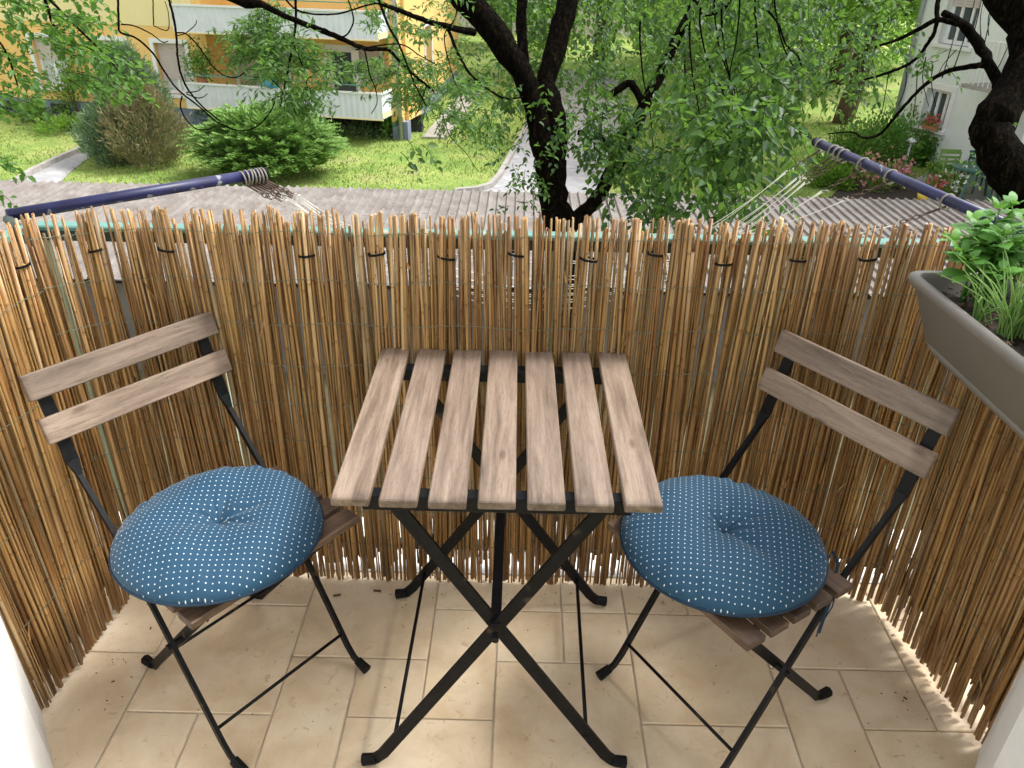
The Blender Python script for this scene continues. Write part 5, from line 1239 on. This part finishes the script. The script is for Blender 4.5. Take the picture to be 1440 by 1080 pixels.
# wall brackets hold the near ends
for p0, nm in ((La, 'left'), (Ra, 'right')):
    mb = MB(); mb.tube([p0+Vector((0, 0, -.01)), Vector((p0.x*.90, 1.645, .935))], .012, 8); o = mb.build('bracket', M['teal_dark'], PL_ if nm == 'left' else PR_, True)
def ring_pts(c, axis, r, n=20):
    a = axis.normalized(); u = a.cross(Vector((0, 0, 1))).normalized(); v = u.cross(a)
    return [c+(u*math.cos(t)+v*math.sin(t))*r for t in np.linspace(0, 2*math.pi, n+1)[:-1]]
def hang_point(P, label, target, side, thick=.003, group='rope rings on the drying poles', kn=True, twisted=0.0, chain_frac=(.06, .17)):
    """ring round the pole, strap, chain and white line start; returns line start"""
    ax = (Lb-La) if side < 0 else (Rb-Ra); ax = ax.normalized(); ax2 = (ax+Vector((0, 0, twisted))).normalized()
    T = thing('rope_ring', label, 'ring', P, group=group)
    c = P+Vector((0, 0, -.006)); MB().tube(ring_pts(c, ax2, PR+thick+.003), thick, 8, closed=True).build('ring', M['ring'], T, True)
    d = (target-P).normalized(); dn = (d+Vector((0, 0, -.25))).normalized(); s0 = P+Vector((0, 0, -PR-.004)); s1 = s0+dn*chain_frac[0]
    MB().tube([s0, s1], .0034, 6).build('strap', M['chain'], T, True)
    mb = MB(); q = s1; L_ = chain_frac[1]-chain_frac[0]; k = max(3, int(L_/.016))
    for i in range(k):
        cc = s1+dn*(L_*(i+.5)/k); u = dn.cross(Vector((0, 0, 1))).normalized(); v = u.cross(dn) if i % 2 else u
        mb.tube([cc+dn*(.0105*math.cos(t))+v*(.0055*math.sin(t)) for t in np.linspace(0, 2*math.pi, 11)[:-1]], .0014, 5, closed=True)
    mb.build('chain', M['chain'], T, True)
    e_ = s1+dn*L_
    if kn:
        mb = MB(); random.seed(int(abs(P.x*1000))+int(P.y*997))
        for i in range(3):
            c_ = e_+dn*(.006*i)+Vector([random.gauss(0, .003) for _ in range(3)]); mb.tube([c_+Vector([random.gauss(0, .004) for _ in range(3)]) for _ in range(4)], .0012, 4)
        mb.build('knot', M['line'], T)
    return e_+dn*.02
def sag_line(a, b, sag, label):
    m = 44; pts = [a.lerp(b, i/m)+Vector((0, 0, -sag*4*(i/m)*(1-i/m))) for i in range(m+1)]
    o = MB().tube(pts, .0013, 5).build('clothes_line', M['line'], None, True); tag(o, label, 'line', 'white sagging lines between the poles'); return o
axL = (Lb-La); axR = (Rb-Ra)
lp_ = [Lb-axL.normalized()*(.004+.0105*i) for i in range(7)]
rpx = [(1156, 203), (1176, 211), (1183, 214), (1188, 217), (1217, 229), (1255, 246), (1331, 281)]
rp = []
for x, y in rpx:
    q = atz(x, y, DZ); t = (q-Ra).dot(axR)/axR.length_squared; rp.append(Ra+axR*t)
mids = [(800, 420, 2.2), (800, 426, 2.2), (800, 431, 2.15), (800, 415, 2.2), (760, 405, 2.1), (740, 396, 2.0), (720, 386, 1.95)]
words = ['outermost', 'second', 'third', 'fourth', 'fifth', 'sixth', 'innermost']
lines = []
for i in range(7):
    a = hang_point(lp_[i], 'rope ring on the left pole tip, %s of the seven' % words[i], Vector((rp[i].x, rp[i].y, .3)), -1, .0026, chain_frac=(.045, .085+.01*(i % 3)), twisted=random.uniform(-.2, .2))
    b = hang_point(rp[i], 'rope ring on the right pole, %s of the seven' % words[i], Vector((lp_[i].x, lp_[i].y, .3 if i < 5 else .55)), 1, .0032, chain_frac=(.05, .12), twisted=random.uniform(-.15, .15))
    lines.append((a, b))
sags = [.32, .335, .35, .37, .27, .19, .14]
for i, (a, b) in enumerate(lines):
    sag_line(a, b, sags[i], 'white sagging line hung from the %s ring pair' % words[i])
    if i < 5: sag_line(a+Vector((.004, .003, 0)), b+Vector((0, .006, .003)), sags[i]+.035, 'thin lower white line beside the %s ring pair' % words[i])

# ============================================================ herb planter
PX0, PX1, PZ = .709, .895, 1.0
PY1, PY0 = 1.365, .62
PT = thing('herb_planter', 'long taupe plastic planter with a rolled rim hanging inside the right screen', 'planter', (PX0, PY1, PZ-.15)); PT.rotation_euler = (0, 0, math.radians(1.6))
def rrect(x0, x1, y0, y1, z, r=.02, k=4):
    out = []
    for cx, cy, a0 in ((x1-r, y1-r, 0), (x0+r, y1-r, 90), (x0+r, y0+r, 180), (x1-r, y0+r, 270)):
        for i in range(k+1):
            a = math.radians(a0+90*i/k); out.append((cx+r*math.cos(a), cy+r*math.sin(a), z))
    return out
mb = MB(); rings = [rrect(PX0+.050, PX1-.050, PY0+.03, PY1-.066, PZ-.135, .012), rrect(PX0+.041, PX1-.041, PY0+.03, PY1-.054, PZ-.117, .014), rrect(PX0+.046, PX1-.046, PY0+.03, PY1-.059, PZ-.1165, .014), rrect(PX0+.046, PX1-.046, PY0+.03, PY1-.059, PZ-.1150, .014), rrect(PX0+.0395, PX1-.0395, PY0+.03, PY1-.052, PZ-.1145, .016),
                   rrect(PX0+.012, PX1-.012, PY0+.014, PY1-.016, PZ-.026, .018), rrect(PX0+.004, PX1-.004, PY0+.004, PY1-.004, PZ-.020, .02), rrect(PX0, PX1, PY0, PY1, PZ-.012, .022), rrect(PX0+.001, PX1-.001, PY0+.001, PY1-.001, PZ-.004, .022), rrect(PX0+.006, PX1-.006, PY0+.006, PY1-.006, PZ, .02),
                   rrect(PX0+.015, PX1-.015, PY0+.015, PY1-.015, PZ-.002, .016), rrect(PX0+.018, PX1-.018, PY0+.018, PY1-.018, PZ-.012, .014), rrect(PX0+.026, PX1-.026, PY0+.03, PY1-.045, PZ-.06, .012)]
k = len(rings[0]); V = [v for r_ in rings for v in r_]; F = [(i*k+j, i*k+(j+1) % k, (i+1)*k+(j+1) % k, (i+1)*k+j) for i in range(len(rings)-1) for j in range(k)]+[tuple(range(k))[::-1]]
mb.add(V, F); o = mb.build('trough', M['planter'], PT, True)
mb = MB(); nx, ny = 16, 60; V = []
for i in range(nx+1):
    for j in range(ny+1):
        x = PX0+.0185+(PX1-PX0-.037)*i/nx; y = PY0+.0185+(PY1-PY0-.04)*j/ny; V.append((x, y, PZ-.034+random.gauss(0, .0028)+.005*math.sin(x*60)*math.sin(y*35)))
mb.add(V, [(i*(ny+1)+j, (i+1)*(ny+1)+j, (i+1)*(ny+1)+j+1, i*(ny+1)+j+1) for i in range(nx) for j in range(ny)]); o = mb.build('soil', M['soil'], PT)
mb = MB(); 
for y in (.8, 1.22): mb.box(((PX1+1.0)/2, y, PZ-.02), (.12, .02, .004)); mb.box((PX1+.004, y, PZ-.06), (.003, .02, .08))
mb.build('hanger', M['black'], PT)
# wood-chip flecks in the soil
mb = MB()
for _ in range(170):
    x, y = random.uniform(PX0+.03, PX1-.03), random.uniform(PY0+.05, PY1-.03); an = random.uniform(0, 3.1); l = random.uniform(.004, .012)
    mb.box((x, y, PZ-.026+random.uniform(0, .004)), (l, l*.35, .002), (Vector((math.cos(an), math.sin(an), .2)).normalized(), Vector((-math.sin(an), math.cos(an), 0)), Vector((0, 0, 1))))
o = mb.build('soil_flecks', M['debris'], PT); o['kind'] = 'stuff'
def basil(cx, cy, label, nst, spread, hgt, ls, seed):
    cx += (1.36-cy)*.028; random.seed(seed); z0 = PZ-.03; T = thing('basil_plant', label, 'herb', (cx, cy, z0)); st = MB(); P = []; D_ = []; Nn = []; L_ = []
    for i in range(nst):
        a = random.uniform(0, 6.28); r_ = random.uniform(.2, 1)*spread; h = hgt*random.uniform(.55, 1.05)*(1.1-.4*r_/spread); p0 = Vector((cx+random.gauss(0, .018), cy+random.gauss(0, .018), z0)); p1 = Vector((cx+math.cos(a)*r_, cy+math.sin(a)*r_, z0+h))
        pts = [p0.lerp(p1, t)+Vector((0, 0, .02*math.sin(t*3))) for t in (0, .3, .6, 1)]; st.tube(pts, [.0022, .002, .0016, .001], 5)
        for lev, t in enumerate((.45, .65, .82, .94, 1.0)):
            q = p0.lerp(p1, t)+Vector((0, 0, .02*math.sin(t*3))); b0 = lev*1.57+a
            for s_ in range(2 if lev < 4 else 4):
                b_ = b0+s_*(math.pi if lev < 4 else math.pi/2)+random.gauss(0, .25); dd = Vector((math.cos(b_), math.sin(b_), random.uniform(-.1, .45) if lev < 4 else .7)); l = ls*random.uniform(.7, 1.15)*(1-.12*lev)
                P.append(q+dd*.006); D_.append(dd); Nn.append(Vector((random.gauss(0, .2), random.gauss(0, .2), 1))); L_.append(l)
    # domed leaves: 4 segments x 2 halves
    V = []; F = []
    for p, d, n_, l in zip(P, D_, Nn, L_):
        d = Vector(d).normalized(); s_ = d.cross(n_).normalized(); u = s_.cross(d); o = len(V); w = l*.64; prof_ = ((0, .0, 0), (.14, .32, .05), (.38, .5, .10), (.64, .44, .09), (.86, .22, .02), (1.0, 0, -.10))
        for t, hw, up_ in prof_:
            c = Vector(p)+d*(l*t)+u*(l*up_)
            V += [c+s_*(w*hw)-u*(l*.07*hw*2), c+u*(-.035*l if 0 < t < 1 else 0), c-s_*(w*hw)-u*(l*.07*hw*2)]
        for i in range(5): F += [(o+i*3, o+i*3+1, o+i*3+4, o+i*3+3), (o+i*3+1, o+i*3+2, o+i*3+5, o+i*3+4)]
    mb = MB(); mb.add(V, F); mb.build('leaves', M['basil'], T, True); st.build('stems', M['basil'], T, True); return T
basil(.815, 1.29, 'bushy basil at the far end of the planter', 30, .082, .16, .045, 3)
def chives(cx, cy, label, n, h, seed, out=.8):
    cx += (1.36-cy)*.028; random.seed(seed); z0 = PZ-.032; T = thing('chive_clump', label, 'herb', (cx, cy, z0)); mb = MB()
    for i in range(n):
        a = random.uniform(0, 6.28); r_ = abs(random.gauss(0, .45))*out*h; hh = h*random.uniform(.5, 1.05); p0 = Vector((cx+random.gauss(0, .009), cy+random.gauss(0, .009), z0)); b = Vector((math.cos(a)*r_, math.sin(a)*r_, 0))
        droop = random.uniform(0, .5) if random.random() < .4 else .1
        pts = [p0+b*(t**1.5)+Vector((0, 0, hh*(t-droop*t**3*.8))) for t in (0, .25, .5, .75, 1)]; mb.tube(pts, [.0014, .0014, .0012, .0009, .0003], 4)
    mb.build('blades', M['chive'], T); return T
chives(.792, 1.155, 'pale green chive clump in the middle of the planter', 70, .15, 5); chives(.84, 1.06, 'taller chive clump nearer the right edge of the view', 70, .17, 6); chives(.765, 1.20, 'sparse chives spilling over the planter rim', 16, .12, 8, 1.5)
def parsley(cx, cy, label, seed, spread=.05, h=.07, n=34):
    cx += (1.36-cy)*.028; random.seed(seed); z0 = PZ-.032; T = thing('parsley_plant', label, 'herb', (cx, cy, z0)); st = MB(); P = []; D_ = []; Nn = []; L_ = []
    for i in range(n):
        a = random.uniform(0, 6.28); r_ = random.uniform(.1, 1)*spread; p0 = Vector((cx, cy, z0)); p1 = Vector((cx+math.cos(a)*r_, cy+math.sin(a)*r_, z0+h*random.uniform(.6, 1))); st.tube([p0, p0.lerp(p1, .5)+Vector((0, 0, .012)), p1], .0009, 4)
        for k in range(16):
            P.append(p1+Vector([random.gauss(0, .007), random.gauss(0, .007), random.gauss(0, .004)])); D_.append(Vector((random.gauss(0, 1), random.gauss(0, 1), random.gauss(.2, .3)))); Nn.append(Vector((random.gauss(0, .3), random.gauss(0, .3), 1))); L_.append(random.uniform(.006, .012))
    V, F = leaves_np(np.array(P), np.array(D_), np.array(Nn), np.array(L_), np.array(L_)*.8, six=True); np_mesh('leaves', V, F, M['parsley'], T); st.build('stems', M['parsley'], T)
parsley(.835, 1.115, 'curly parsley tuft between the chive clumps', 1); parsley(.80, 1.03, 'small parsley tuft close to the planter rim', 2, .035, .05, 20); parsley(.86, 1.17, 'parsley tuft behind the pale chives', 4, .045, .06, 26)
